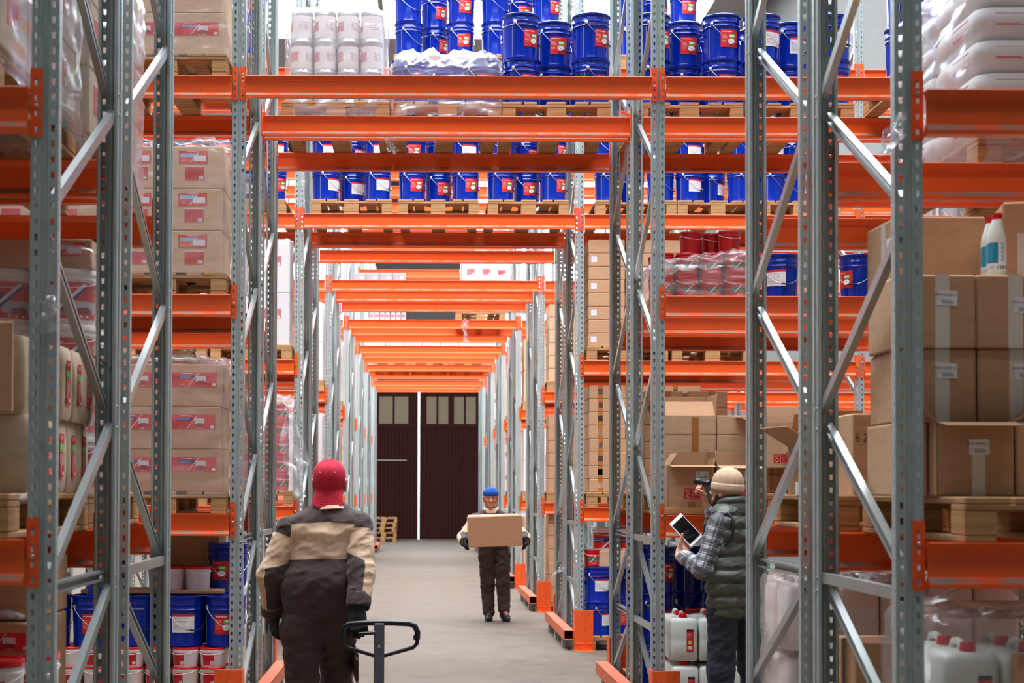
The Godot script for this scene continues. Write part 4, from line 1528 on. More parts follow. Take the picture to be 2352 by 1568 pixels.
# ------------------------------------------------------------------ the second row
func loads_second():
	var zf := half_z(1, 0)
	var zr := half_z(1, 1)
	var y3 := SHELF[3] + 0.145
	# over the aisle, on the rear rack
	pallet(-0.64, zr, SHELF[3], "under the wrapped grey tins over the aisle, second row")
	for l in 3:
		for d in 3:
			for c in 4:
				place(P.tin, "grey tin in film over the aisle, %s tier, %s, %s column" % [["lowest", "middle", "top"][l], ["front", "second rank", "third rank"][d], ["leftmost", "second", "third", "rightmost"][c]], "tin", Vector3(-0.64 + (c - 1.5) * 0.174, y3 + l * 0.229, zr + 0.46 - d * 0.174), rng.randf_range(-0.6, 0.6), "grey tins over the aisle")
	solo("stretch_film", film_skin(Vector3(0.76, 0.84, 0.64), 0.014, 91, 0.09), M.film_thick, "clear film round the grey tins over the aisle in the second row", "stretch film", Vector3(-0.64, SHELF[3] + 0.02, zr + 0.28), "stretch film wraps")
	pallet(0.18, zr, SHELF[3], "under the loosely wrapped pails over the aisle, second row")
	pails(0.18, zr, y3, 1, 3, "in loose film, second row", [1, 0])
	solo("stretch_film", film_skin(Vector3(0.84, 0.50, 0.80), 0.035, 92, 0.14), M.film_thick, "loose cloudy film over the single layer of pails above the aisle", "stretch film", Vector3(0.18, SHELF[3] + 0.03, zr + 0.25), "stretch film wraps")
	pallet(1.00, zr, SHELF[3], "under the pails on the right over the aisle, second row")
	pails(1.00, zr, y3, 2, 3, "right over the aisle, second row", [0, 0, 2])
	# right bay, top
	for k in 3:
		var x: float = [1.98, 2.80, 3.62][k]
		pallet(x, zr if k < 2 else zf, SHELF[3], "%s of three on the upper shelf right of the aisle, second row" % ["first", "middle", "outermost"][k])
		pails(x, zr if k < 2 else zf, y3, 2, 3, "%s pallet right of aisle, second row" % ["first", "middle", "outermost"][k], [[0, 0, 1], [1, 1, 0], [0, 1, 2]][k])
	# right bay, second level, rear rack: red pails half out of their film, two blue pails
	var y2 := SHELF[2] + 0.145
	pallet(2.08, zr, SHELF[2], "under the red pails in film, second row right")
	for l in 2:
		for c in 4:
			for d in 2:
				place(P.red_pail, "red pail with printed label in film, %s tier, %s, %s, second row right" % [["lower", "upper"][l], ["leftmost", "second", "third", "rightmost"][c], ["front", "behind"][d]], "pail", Vector3(1.80 + c * 0.18, y2 + l * 0.172, zr + 0.44 - d * 0.18), 0.3, "red pails in film")
	var rp := 0
	for q: Array in [[2.02, 0.36], [2.20, 0.25], [2.30, 0.40], [2.12, 0.10]]:
		place(P.red_plain, "plain red pail standing above the film, %s" % ["leftmost", "third from left, set back", "rightmost", "second from left, hindmost"][rp], "pail", Vector3(q[0], y2 + 0.345, zr + q[1]), 0.4, "loose red pails")
		rp += 1
	solo("stretch_film", film_skin(Vector3(0.80, 0.46, 0.50), 0.02, 93, 0.05, -0.10), M.film, "streaky film slung over the red pails, second row right", "stretch film", Vector3(2.08, SHELF[2] + 0.05, zr + 0.34), "stretch film wraps")
	for k in 3:
		var x: float = [2.68, 3.26, 3.68][k]
		var o := place(P.pail[[1, 0, 1][k]], "blue pail standing alone on the middle shelf right, %s" % ["beside the red pails", "second from the red pails", "third from the red pails"][k], "pail", Vector3(x, y2, zr + 0.42), [0.1, -0.5, 0.4][k], "single blue pails")
	pallet(3.1, zr, SHELF[2], "under the single blue pails, second row right")
	second_right_low(zf, zr)
	second_left(zf, zr)

func second_right_low(zf: float, zr: float):
	# lower level: a board on the beams, flat cartons in stacks, two open cartons in front
	pallet(2.02, zr, SHELF[1], "at the rear under the small taped cartons, second row right")
	solo("board", box(Vector3(0.86, 0.05, 0.34), 0.006), M.wood, "pale plywood board under the open cartons, second row right", "board", Vector3(2.03, SHELF[1] + 0.001, zf + 0.42))
	solo("board", box(Vector3(0.86, 0.05, 1.16), 0.006), M.wood, "pale plywood board under the outer cartons, second row right", "board", Vector3(2.92, SHELF[1] + 0.001, zf))
	var y := SHELF[1] + 0.052
	var fl := Vector3(0.365, 0.131, 0.42)
	pallet(2.02, zf - 0.20, SHELF[1], "under the flat taped cartons, second row right")
	for l in 4:
		for c in 3:
			if l == 3 and c == 0:
				continue
			var at := Vector3(1.635 + fl.x / 2 + c * 0.37, SHELF[1] + 0.145 + l * 0.132, zf + 0.02)
			put_carton(fl, M.card_light if c < 2 else M.card, "flat carton %s, %s tier, %s stack, second row right" % ["with brown tape" if c == 0 else "without tape", tier(l, 4), ["aisle side", "middle", "outer"][c]], at, rng.randf_range(-0.01, 0.01), "flat taped cartons", [["tape", M.tape_brown, 0.048, 0.129, 0.04, fl.y / 2]] if c == 0 else [])
	var top := open_carton(Vector3(0.365, 0.13, 0.42), M.card_light, [-48, 5, 40, 5], 0.15)
	top.name = numbered("open_carton")
	add_child(top)
	top.position = Vector3(1.635 + fl.x / 2, SHELF[1] + 0.145 + 3 * 0.132, zf + 0.02)
	meta(top, "open carton with flaps up on top of the aisle side flat stack", "carton", "", "thing")
	stick(top, Vector3(0.365, 0.13, 0.42), [["tape", M.tape_brown, 0.048, 0.118, 0.04, 0.06]])
	for k in 3:
		var s := Vector3(0.30, 0.275, 0.29)
		var o := open_carton(s, M.card, [[95, 8, -32, 12], [100, 15, 10, -20], [102, 15, 15, 60]][k], 0.10)
		o.name = numbered("open_carton")
		add_child(o)
		o.position = Vector3([1.78, 2.095, 2.62][k], y, zf + 0.425)
		meta(o, "open carton with red warning label, %s" % ["left one, beside the hand scanner", "middle one, behind the knitted cap", "right one, behind the steel post"][k], "carton", "open cartons with red labels", "thing")
		stick(o, s, [["label", M.print_warning, 0.14, 0.078, 0.015, 0.085], ["label", M.print_fields, 0.084, 0.062, 0.07, 0.205], ["tape", M.tape_brown, 0.05, 0.035, 0.0, 0.018]])
		var w := words("01", 0.022, M.black)
		o.add_child(w)
		w.position = Vector3(0.045, 0.222, s.z / 2 + 0.0016)
	var mid := open_carton(Vector3(0.36, 0.30, 0.34), M.card_light, [-20, -20, 70, 60], 0.12)
	mid.name = numbered("open_carton")
	add_child(mid)
	mid.position = Vector3(2.42, y + 0.264, zf + 0.18)
	meta(mid, "half closed carton with white label standing on the flat cartons", "carton", "", "thing")
	stick(mid, Vector3(0.36, 0.30, 0.34), [["label", M.print_fields, 0.085, 0.065, 0.05, 0.19], ["label", M.print_warning, 0.12, 0.07, 0.0, 0.06]])
	put_carton(Vector3(0.30, 0.40, 0.36), M.card, "tall plain carton at the right of the open cartons, second row", Vector3(2.98, y, zf + 0.33))
	put_carton(Vector3(0.42, 0.36, 0.40), M.card_light, "wide plain carton outermost on the board, second row right", Vector3(3.40, y, zf + 0.30))
	# behind them, in the rear rack: small cartons with brown tape and white squares
	var sm := Vector3(0.29, 0.125, 0.36)
	var yb := SHELF[1] + 0.145
	var names := ["lowest", "second", "third", "fourth", "fifth", "sixth"]
	for c in 3:
		for l in [6, 6, 4][c]:
			put_carton(sm, M.card, "small carton with brown tape and white square, %s, %s stack, rear second row" % [names[l], ["left", "middle", "right"][c]], Vector3(1.80 + c * 0.33, yb + l * 0.126, zr + 0.30), rng.randf_range(-0.015, 0.015), "small taped cartons", [["tape", M.tape_brown, 0.045, 0.123, 0.03, sm.y / 2], ["label", M.print_square, 0.045, 0.045, 0.03, sm.y * 0.5]])
	# floor: milky canisters in front, blue pails behind
	pallet(2.02, zf, 0.0, "on the floor under the milky canisters, second row right")
	for l in 2:
		for c in 4:
			for d in 2:
				place(P.can, "milky canister with red cap, %s tier, %s, %s, second row" % [["lower", "upper"][l], ["aisle side", "second across", "third across", "outermost"][c], ["front", "behind"][d]], "canister", Vector3(1.735 + c * 0.193, 0.145 + l * 0.311, zf + 0.44 - d * 0.24), rng.randf_range(-0.06, 0.06), "milky canisters")
	pallet(2.02, zr, 0.0, "on the floor under blue pails at the rear of the second row")
	pails(2.02, zr, 0.145, 3, 3, "rear floor pallet right, second row", [0, 0, 1])
	pallet(2.92, zf, 0.0, "on the floor, outer pallet right of the second row")
	for l in 2:
		for c in 4:
			place(P.can_white, "white canister, %s tier, %s, outer floor pallet of second row" % [["lower", "upper"][l], ["first", "second across", "third across", "outermost"][c]], "canister", Vector3(2.63 + c * 0.193, 0.145 + l * 0.311, zf + 0.44), 0.0, "white canisters")
	put_carton(Vector3(0.76, 0.66, 0.60), M.card, "large plain carton on the outer floor pallet of the second row", Vector3(2.92, 0.145, zf - 0.10))

func second_left(zf: float, zr: float):
	var s := Vector3(0.372, 0.278, 0.56)
	var lay := ["bottom", "middle", "top"]
	for lv in [1, 2, 3]:
		for p in 2:
			var px: float = -1.685 - p * 0.84
			pallet(px, zf, SHELF[lv], "%s left, %s level, second row" % [["beside the aisle frame,", "second from the aisle,"][p], ["lower", "middle", "upper"][lv - 1]])
			for l in 3:
				for c in 2:
					for d in (2 if p == 0 and c == 0 else 1):
						var prints := [["label", M.print_wide, 0.30, 0.098, 0.0, 0.178]] if lv == 1 else [["label", M.print_frame, 0.19, 0.085, -0.01, 0.205], ["label", M.print_red, 0.125, 0.092, 0.0, 0.10]] if lv == 2 else [["label", M.print_wide, 0.30, 0.085, 0.0, 0.17]]
						if d == 1:
							prints = []
						put_carton(s, M.card if lv == 1 else M.card_light, "red printed carton, %s, %s %s, %s pallet, %s left shelf, second row" % [lay[l], ["front", "back"][d], ["inner", "outer"][c], ["first", "second"][p], ["lower", "middle", "upper"][lv - 1]], Vector3(px + (0.5 - c) * 0.376 + rng.randf_range(-0.006, 0.006), SHELF[lv] + 0.145 + l * 0.279, zf + 0.29 - d * 0.57), rng.randf_range(-0.012, 0.012), "red printed cartons on the left", prints)
			solo("stretch_film", film_skin(Vector3(0.82, 0.92, 1.2), 0.02, 100 + lv * 2 + p, 0.05), M.film, "clear film round the red printed cartons, %s pallet, %s left shelf, second row" % [["first", "second"][p], ["lower", "middle", "upper"][lv - 1]], "stretch film", Vector3(px + 0.012, SHELF[lv] + 0.11, zf + 0.0), "stretch film wraps")
	# an opened carton and a loose piece lying on the lower stack
	put_carton(Vector3(0.20, 0.07, 0.12), M.card, "small flat carton on the lower printed stack, second row left", Vector3(-1.63, SHELF[1] + 0.145 + 0.84 + 0.02, zf + 0.45))
	# floor: three tiers of small tubs, blue pails on them, white tubs and odds and ends on top
	pallet(-1.70, zf, 0.0, "on the floor under the small red lidded tubs, second row left")
	pallet(-2.54, zf, 0.0, "on the floor, second from the aisle, second row left")
	for l in 3:
		for c in 8:
			for d in 2:
				place(P.white_tub, "small white tub with red lid, %s tier, %s, %s, second row left" % [["lowest", "middle", "top"][l], ["by the aisle", "second", "third", "fourth", "fifth", "sixth", "seventh", "eighth"][c], ["front", "behind"][d]], "tub", Vector3(-1.37 - c * 0.18 - 0.05 * int(c > 3), 0.145 + l * 0.129, zf + 0.48 - d * 0.18), rng.randf_range(-0.9, 0.5), "small red lidded tubs")
	var yb := 0.145 + 3 * 0.129
	var k := 0
	for q: Array in [[-1.30, 0.40, 0], [-1.575, 0.40, 1], [-1.90, 0.36, 2], [-2.18, 0.40, 0], [-2.46, 0.40, 1], [-1.43, 0.13, 2], [-1.71, 0.13, 2], [-1.99, 0.10, 2]]:
		place(P.pail[q[2]], "blue pail standing on the small tubs, %s" % ["nearest the aisle frame, second row left", "with white label, between the two left frames", "third from the aisle", "fourth from the aisle", "fifth from the aisle", "second rank, nearest the aisle", "second rank, middle", "second rank, outer"][k], "pail", Vector3(q[0], yb, zf + q[1]), rng.randf_range(0.4, 0.75), "blue pails on the tubs")
		k += 1
	var yt := yb + PAIL_H + 0.001
	put_carton(Vector3(0.95, 0.03, 0.30), M.card, "thin board lying across the blue pails, second row left", Vector3(-1.80, yt, zf + 0.20))
	k = 0
	for q: Array in [[-1.50, 0.33], [-1.68, 0.33], [-1.58, 0.16], [-1.78, 0.15]]:
		var t := tub_proto("white_tub", 0.088, 0.15, M.white_pail, M.red_lid, null)
		t.name = numbered("white_tub")
		add_child(t)
		t.position = Vector3(q[0], yt + 0.031, zf + q[1] - 0.06)
		meta(t, "plain white tub with red lid standing on the blue pails, %s" % ["front right", "front left", "behind right", "behind left"][k], "tub", "white tubs on the pails", "thing")
		k += 1
	place(P.pail[0], "blue pail beside the plain white tubs, top of the left stack", "pail", Vector3(-1.32, yt + 0.031 - 0.03, zf + 0.08), 0.2, "blue pails on the tubs")
	place(P.pail[1], "upright blue pail on the left stack, outer side, second row", "pail", Vector3(-2.10, yt, zf + 0.40), 0.2, "blue pails on the tubs")
	put_carton(Vector3(0.46, 0.40, 0.34), M.card, "brown carton standing behind the white tubs, second row left", Vector3(-1.62, yt + 0.031, zf - 0.16))

# ------------------------------------------------------------------ the third row
func loads_third():
	var zf := half_z(2, 0)
	var zr := half_z(2, 1)
	var y3 := SHELF[3] + 0.145
	var where := ["outermost left of aisle", "middle left of aisle", "innermost left of aisle", "left over the aisle", "middle over the aisle", "right over the aisle", "innermost right of aisle", "middle right of aisle", "outermost right of aisle"]
	var xs := [-3.42, -2.58, -1.74, -0.70, 0.17, 1.05, 2.12, 2.92, 3.74]
	for k in 9:
		pallet(xs[k], zf, SHELF[3], "%s, third row, third level" % where[k])
		pails(xs[k], zf, y3, 2, 2, "%s, third row" % where[k], [[0, 1, 0], [1, 1, 1], [1, 0, 1], [1, 1, 1], [0, 0, 1], [0, 0, 0], [1, 2, 1], [1, 1, 0], [2, 1, 2]][k])
	for k in 4:
		var x: float = [-1.95, 0.12, 0.98, 2.35][k]
		pallet(x, zf, SHELF[4], "%s, third row, top level" % ["left of the aisle", "left over the aisle", "right over the aisle", "right of the aisle"][k])
		pails(x, zf, SHELF[4] + 0.145, 2, 2, "%s, third row, top" % ["left of aisle", "left over aisle", "right over aisle", "right of aisle"][k], [2, 0])
	# right bay: tall stack of shaded cartons, taped cartons below, pails on the floor
	var s := Vector3(0.36, 0.131, 0.52)
	for c in 2:
		pallet(2.04 + c * 0.84, zf, SHELF[2], "%s the tall carton stack, third row right" % ["under", "beside"][c])
	for l in 8:
		for c in 3:
			put_carton(s, M.card, "tall-stacked flat carton %s, %s tier, %s stack, third row" % ["with white square" if l % 2 == 0 else "without label", tier(l, 8), ["aisle side", "middle", "outer"][c]], Vector3(1.83 + c * 0.37, SHELF[2] + 0.145 + l * 0.132, zf + 0.30), rng.randf_range(-0.01, 0.01), "tall-stacked flat cartons", [["label", M.print_square, 0.055, 0.055, -0.125, 0.07]] if l % 2 == 0 else [])
	pallet(2.04, zf, SHELF[1], "under the taped cartons, third row right")
	for l in 8:
		for c in 3:
			put_carton(s, M.card, "flat carton with brown tape and white square, %s tier, %s stack, third row" % [tier(l, 8), ["aisle side", "middle", "outer"][c]], Vector3(1.84 + c * 0.37, SHELF[1] + 0.145 + l * 0.132, zf + 0.30), rng.randf_range(-0.015, 0.015), "flat taped cartons third row", [["tape", M.tape_brown, 0.05, 0.13, -0.07, s.y / 2], ["label", M.print_square, 0.055, 0.055, -0.07, 0.068]])
	pallet(2.02, zf, 0.0, "on the floor under blue pails, third row right")
	pails(2.02, zf, 0.145, 2, 3, "floor pallet right, third row", [1, 0])
	var yp := 0.145 + 2 * (PAIL_H + 0.001)
	put_carton(Vector3(0.34, 0.16, 0.3), M.card_light, "brown carton lying on the floor pails, third row right", Vector3(1.93, yp, zf + 0.36))
	put_carton(Vector3(0.30, 0.30, 0.3), M.card_light, "pale carton standing on the floor pails, third row right", Vector3(2.26, yp, zf + 0.34))
	place(P.red_pail, "small red tin in front on the floor pails, third row right", "pail", Vector3(1.70, yp, zf + 0.46), 0.2, "red tins")
	for k in 2:
		place(P.big_tub, "red and white tub on the carton above the floor pails, %s" % ["aisle side", "outer side"][k], "tub", Vector3(1.83 + k * 0.26, yp + 0.162, zf + 0.36), 0.3, "tubs on third row carton")
	# left bay: film-wrapped red pails, wrapped white goods above
	pallet(-1.66, zf, SHELF[1], "under the wrapped red pails, third row left")
	for l in 5:
		for c in 4:
			place(P.red_pail, "red pail in film, %s tier, %s, third row left" % [tier(l, 5), ["by the aisle", "second", "third", "outermost"][c]], "pail", Vector3(-1.39 - c * 0.18, SHELF[1] + 0.145 + l * 0.172, zf + 0.48), 0.5, "red pails third row")
	solo("stretch_film", film_skin(Vector3(0.80, 0.94, 0.50), 0.02, 120, 0.06), M.film, "clear film round the red pails, third row left", "stretch film", Vector3(-1.66, SHELF[1] + 0.14, zf + 0.36), "stretch film wraps")
	wrapped_block(-1.68, zf, SHELF[2], 1.05, "third row left, second level")
	wrapped_block(-2.52, zf, SHELF[2], 0.9, "third row left, second pallet")
	for k in 2:
		pallet(-2.5 - 0.0 * k, zf if k == 0 else zr, SHELF[1] if k == 0 else 0.0, "%s left of the third row" % ["lower level, outer,", "rear floor"][k])

# white goods under thick film, far away: one stack of cartons in its skin
func wrapped_block(x: float, z: float, y: float, h: float, where: String, tone := 0):
	pallet(x, z, y, "under the wrapped stack, %s" % where, true)
	var n := int(h / 0.4)
	var th := h / maxi(n, 1)
	for l in maxi(n, 1):
		for c in 2:
			put_carton(Vector3(0.37, th - 0.003, 0.54), [M.paper, M.card_light, M.grey_tin][tone], "%s carton of a stack, %s, %s, %s" % [["white", "pale", "grey"][tone], ["lower", "upper"][l], ["left", "right"][c], where], Vector3(x + (c - 0.5) * 0.38, y + 0.145 + l * th, z + 0.28), 0.0, "wrapped cartons farther back", [["label", M.print_red, 0.20, 0.10, 0.0, th * 0.6]] if tone == 0 else [])
	if z > -26.0:
		solo("stretch_film", film_skin(Vector3(0.80, h + 0.02, 0.58), 0.012, int(x * 100) + int(y * 10), 0.06, 0.0, 14), M.film_thick, "cloudy film round the stack, %s" % where, "stretch film", Vector3(x, y + 0.146, z + 0.28), "stretch film wraps")

# ------------------------------------------------------------------ rows four to eight
func loads_far():
	var z: float
	# fourth row
	z = half_z(3, 0)
	low_packs(-0.55, z, SHELF[3], "fourth row, left over the aisle", 4)
	for c in 3:
		put_carton(Vector3(0.20, 0.25, 0.40), M.paper, "white film-wrapped box over the aisle, fourth row, %s" % ["left", "middle", "right"][c], Vector3(0.64 + c * 0.203, SHELF[3] + 0.001, z + 0.36), 0.0, "white boxes fourth row", [["label", M.print_red, 0.10, 0.08, 0.0, 0.12]])
	solo("stretch_film", film_skin(Vector3(0.66, 0.28, 0.44), 0.012, 333, 0.05), M.film_thick, "clear film round the white boxes over the aisle, fourth row", "stretch film", Vector3(0.843, SHELF[3], z + 0.36), "stretch film wraps")
	for lv in [1, 2]:
		pallet(2.04, z, SHELF[lv], "under plain cartons, fourth row right, %s shelf" % ["lower", "middle"][lv - 1])
		for l in 6:
			for c in 2:
				put_carton(Vector3(0.38, 0.165, 0.5), [M.card, M.card_light][lv - 1], "plain carton, %s shelf, %s tier, %s stack, fourth row right" % [["lower", "middle"][lv - 1], tier(l, 6), ["inner", "outer"][c]], Vector3(1.85 + c * 0.39, SHELF[lv] + 0.145 + l * 0.167, z + 0.28), rng.randf_range(-0.02, 0.02), "plain cartons fourth row")
	for l in 7:
		put_carton(Vector3(0.40, 0.165, 0.5), M.card, "plain carton on the floor pallet, %s tier, fourth row right" % tier(l, 7), Vector3(1.86, 0.145 + l * 0.167, z + 0.28), rng.randf_range(-0.02, 0.02), "floor cartons fourth row")
	pallet(2.0, z, 0.0, "on the floor, fourth row right")
	for lv in [1, 2]:
		wrapped_block(-1.66, z, SHELF[lv], 1.0, "fourth row left, %s" % ["floor", "lower shelf", "middle shelf"][lv])
		wrapped_block(-2.52, z, SHELF[lv], 0.75, "fourth row left, outer, %s" % ["floor", "lower shelf", "middle shelf"][lv], 1)
	wrapped_block(-1.66, z, 0.0, 1.0, "fourth row left floor", 0)
	wrapped_block(2.88, z, SHELF[2], 0.75, "fourth row right, outer", 1)
	# fifth row
	z = half_z(4, 0)
	low_packs(-0.55, z, SHELF[3], "fifth row, left over the aisle", 7)
	pallet(0.95, z, SHELF[3], "empty, right over the aisle, fifth row")
	for lv in [0, 1, 2]:
		wrapped_block(-1.66, z, SHELF[lv], 1.0, "fifth row left, %s" % ["floor", "lower shelf", "middle shelf"][lv], lv % 2)
		wrapped_block(2.02, z, SHELF[lv], 1.0, "fifth row right, %s" % ["floor", "lower shelf", "middle shelf"][lv], (lv + 1) % 2)
	for r in [5, 6, 7]:
		z = half_z(r, 0)
		for lv in [0, 1, 2]:
			wrapped_block(-1.66, z, SHELF[lv], 1.0, "%s row left, %s" % [ORD[r], ["floor", "lower shelf", "middle shelf"][lv]], (lv + r) % 2)
			wrapped_block(2.02, z, SHELF[lv], 1.0, "%s row right, %s" % [ORD[r], ["floor", "lower shelf", "middle shelf"][lv]], (lv + r + 1) % 2)
	z = half_z(5, 0)
	for k in 7:
		put_carton(Vector3(0.33, 0.14, 0.4), M.paper, "white box in the row over the aisle, sixth row, %s from the left" % ["first", "second", "third", "fourth", "fifth", "sixth", "seventh"][k], Vector3(-0.85 + k * 0.345, SHELF[3] + 0.002, z + 0.40), 0.0, "white boxes sixth row")
	z = half_z(6, 0)
	for k in 3:
		pallet(-0.66 + k * 0.84, z, SHELF[3], "%s over the aisle, seventh row" % ["left", "middle", "right"][k], true)
	# stacked empty pallets before the gate
	for k in 5:
		place(P.pallet_far, "old pallet, %s of the stack left of the gate" % ["lowest", "second", "third", "fourth", "topmost"][k], "pallet", Vector3(-1.15 + rng.randf_range(-0.03, 0.03), k * 0.147, -50.9), 0.05 * sin(k * 2.0), "pallets by the gate")

func low_packs(x: float, z: float, y: float, where: String, n: int):
	for k in n:
		var at := Vector3(x - 0.26 + k * 0.52 / (n - 1), y + 0.001, z + 0.40)
		if n == 4:
			put_carton(Vector3(0.165, 0.10, 0.30), M.grey_tin, "low grey pack, %s, %s from left" % [where, NTH[k] if k > 0 else "first"], at, 0.0, "low grey packs", [["label", M.print_square, 0.05, 0.04, 0.03, 0.04]])
		else:
			place(P.tin, "grey tin in a low row, %s, %s" % [where, NTH[k] if k > 0 else "first"], "tin", at, 1.2, "low grey tins").scale = Vector3(0.5, 0.66, 0.5)
	
# ------------------------------------------------------------------ bodies: a distance field of tapered limbs, meshed as surface nets
# a limb: [from, to, radius at from, radius at to, blend, flat axis, flatness]; a negative radius carves
func L(a: Vector3, b: Vector3, ra: float, rb: float, k := 0.03, axis := Vector3.ZERO, f := 1.0) -> Array:
	return [a, b, ra, rb, k, axis, f]

# returns {v: positions, n: normals, t: triangle indices}
func net(limbs: Array, cell: float, bump = null) -> Dictionary:
	var lo := Vector3.ONE * 1e6
	var hi := -lo
	for l: Array in limbs:
		if l[2] < 0.0:
			continue
		var r: float = maxf(l[2], l[3]) * maxf(1.0, 1.0 / l[6])
		for p: Vector3 in [l[0], l[1]]:
			lo = lo.min(p - Vector3.ONE * (r + cell * 3))
			hi = hi.max(p + Vector3.ONE * (r + cell * 3))
	var nx := int((hi.x - lo.x) / cell) + 2
	var ny := int((hi.y - lo.y) / cell) + 2
	var nz := int((hi.z - lo.z) / cell) + 2
	var d := PackedFloat32Array()
	d.resize(nx * ny * nz)
	d.fill(1.0)
	for l: Array in limbs:
		var a: Vector3 = l[0]
		var ab: Vector3 = l[1] - a
		var len2 := maxf(ab.length_squared(), 1e-9)
		var ra: float = l[2]
		var dr: float = l[3] - ra
		var k: float = l[4]
		var ax: Vector3 = l[5]
		var f: float = l[6]
		var carve := ra < 0.0
		if carve:
			ra = -ra
			dr = -l[3] - ra
		var m := maxf(ra, ra + dr) * maxf(1.0, 1.0 / f) + k + cell * 2.5
		var b0 := (a.min(l[1]) - Vector3.ONE * m - lo) / cell
		var b1 := (a.max(l[1]) + Vector3.ONE * m - lo) / cell
		var flat: bool = ax != Vector3.ZERO
		for iz in range(maxi(0, int(b0.z)), mini(nz, int(b1.z) + 2)):
			for iy in range(maxi(0, int(b0.y)), mini(ny, int(b1.y) + 2)):
				var at := (iz * ny + iy) * nx
				for ix in range(maxi(0, int(b0.x)), mini(nx, int(b1.x) + 2)):
					var q := lo + Vector3(ix, iy, iz) * cell - a
					if flat:
						q += ax * (q.dot(ax) * (f - 1.0))
					var t := clampf(q.dot(ab) / len2, 0.0, 1.0)
					var v := (q - ab * t).length() - ra - dr * t
					var o := d[at + ix]
					if carve:
						var h := maxf(k - absf(o + v), 0.0)
						d[at + ix] = maxf(o, -v) + h * h / (4.0 * k)
					else:
						var h := maxf(k - absf(o - v), 0.0)
						d[at + ix] = minf(o, v) - h * h / (4.0 * k)
	if bump != null:
		for iz in nz:
			for iy in ny:
				var at := (iz * ny + iy) * nx
				for ix in nx:
					if absf(d[at + ix]) < cell * 3.0:
						d[at + ix] += bump.call(lo + Vector3(ix, iy, iz) * cell)
	var id := PackedInt32Array()
	id.resize(nx * ny * nz)
	id.fill(-1)
	var vs := PackedVector3Array()
	var ns := PackedVector3Array()
	var tr := PackedInt32Array()
	var sy := nx
	var sz := nx * ny
	for iz in nz - 1:
		for iy in ny - 1:
			var at := (iz * ny + iy) * nx
			for ix in nx - 1:
				var i := at + ix
				var c0 := d[i]
				var c1 := d[i + 1]
				var c2 := d[i + sy]
				var c3 := d[i + sy + 1]
				var c4 := d[i + sz]
				var c5 := d[i + sz + 1]
				var c6 := d[i + sz + sy]
				var c7 := d[i + sz + sy + 1]
				var s := int(c0 < 0.0) + int(c1 < 0.0) + int(c2 < 0.0) + int(c3 < 0.0) + int(c4 < 0.0) + int(c5 < 0.0) + int(c6 < 0.0) + int(c7 < 0.0)
				if s == 0 or s == 8:
					continue
				var p := Vector3.ZERO
				var n := 0
				if (c0 < 0.0) != (c1 < 0.0): p += Vector3(c0 / (c0 - c1), 0, 0); n += 1
				if (c2 < 0.0) != (c3 < 0.0): p += Vector3(c2 / (c2 - c3), 1, 0); n += 1
				if (c4 < 0.0) != (c5 < 0.0): p += Vector3(c4 / (c4 - c5), 0, 1); n += 1
				if (c6 < 0.0) != (c7 < 0.0): p += Vector3(c6 / (c6 - c7), 1, 1); n += 1
				if (c0 < 0.0) != (c2 < 0.0): p += Vector3(0, c0 / (c0 - c2), 0); n += 1
				if (c1 < 0.0) != (c3 < 0.0): p += Vector3(1, c1 / (c1 - c3), 0); n += 1
				if (c4 < 0.0) != (c6 < 0.0): p += Vector3(0, c4 / (c4 - c6), 1); n += 1
				if (c5 < 0.0) != (c7 < 0.0): p += Vector3(1, c5 / (c5 - c7), 1); n += 1
				if (c0 < 0.0) != (c4 < 0.0): p += Vector3(0, 0, c0 / (c0 - c4)); n += 1
				if (c1 < 0.0) != (c5 < 0.0): p += Vector3(1, 0, c1 / (c1 - c5)); n += 1
				if (c2 < 0.0) != (c6 < 0.0): p += Vector3(0, 1, c2 / (c2 - c6)); n += 1
				if (c3 < 0.0) != (c7 < 0.0): p += Vector3(1, 1, c3 / (c3 - c7)); n += 1
				p /= n
				id[i] = vs.size()
				vs.append(lo + (Vector3(ix, iy, iz) + p) * cell)
				var u := Vector3.ONE - p
				ns.append(Vector3(
					((c1 - c0) * u.y + (c3 - c2) * p.y) * u.z + ((c5 - c4) * u.y + (c7 - c6) * p.y) * p.z,
					((c2 - c0) * u.x + (c3 - c1) * p.x) * u.z + ((c6 - c4) * u.x + (c7 - c5) * p.x) * p.z,
					((c4 - c0) * u.x + (c5 - c1) * p.x) * u.y + ((c6 - c2) * u.x + (c7 - c3) * p.x) * p.y).normalized())
	for iz in range(1, nz - 1):
		for iy in range(1, ny - 1):
			var at := (iz * ny + iy) * nx
			for ix in range(1, nx - 1):
				var i := at + ix
				var inside := d[i] < 0.0
				for e in 3:
					var j: int = i + [1, sy, sz][e]
					if inside == (d[j] < 0.0):
						continue
					var u: int = [sy, sz, 1][e]
					var w: int = [sz, 1, sy][e]
					var a := id[i - u - w]
					var b := id[i - w]
					var c := id[i]
					var g := id[i - u]
					if a < 0 or b < 0 or c < 0 or g < 0:
						continue
					if inside:
						tr.append_array([a, c, b, a, g, c])
					else:
						tr.append_array([a, b, c, a, c, g])
	return {"v": vs, "n": ns, "t": tr}

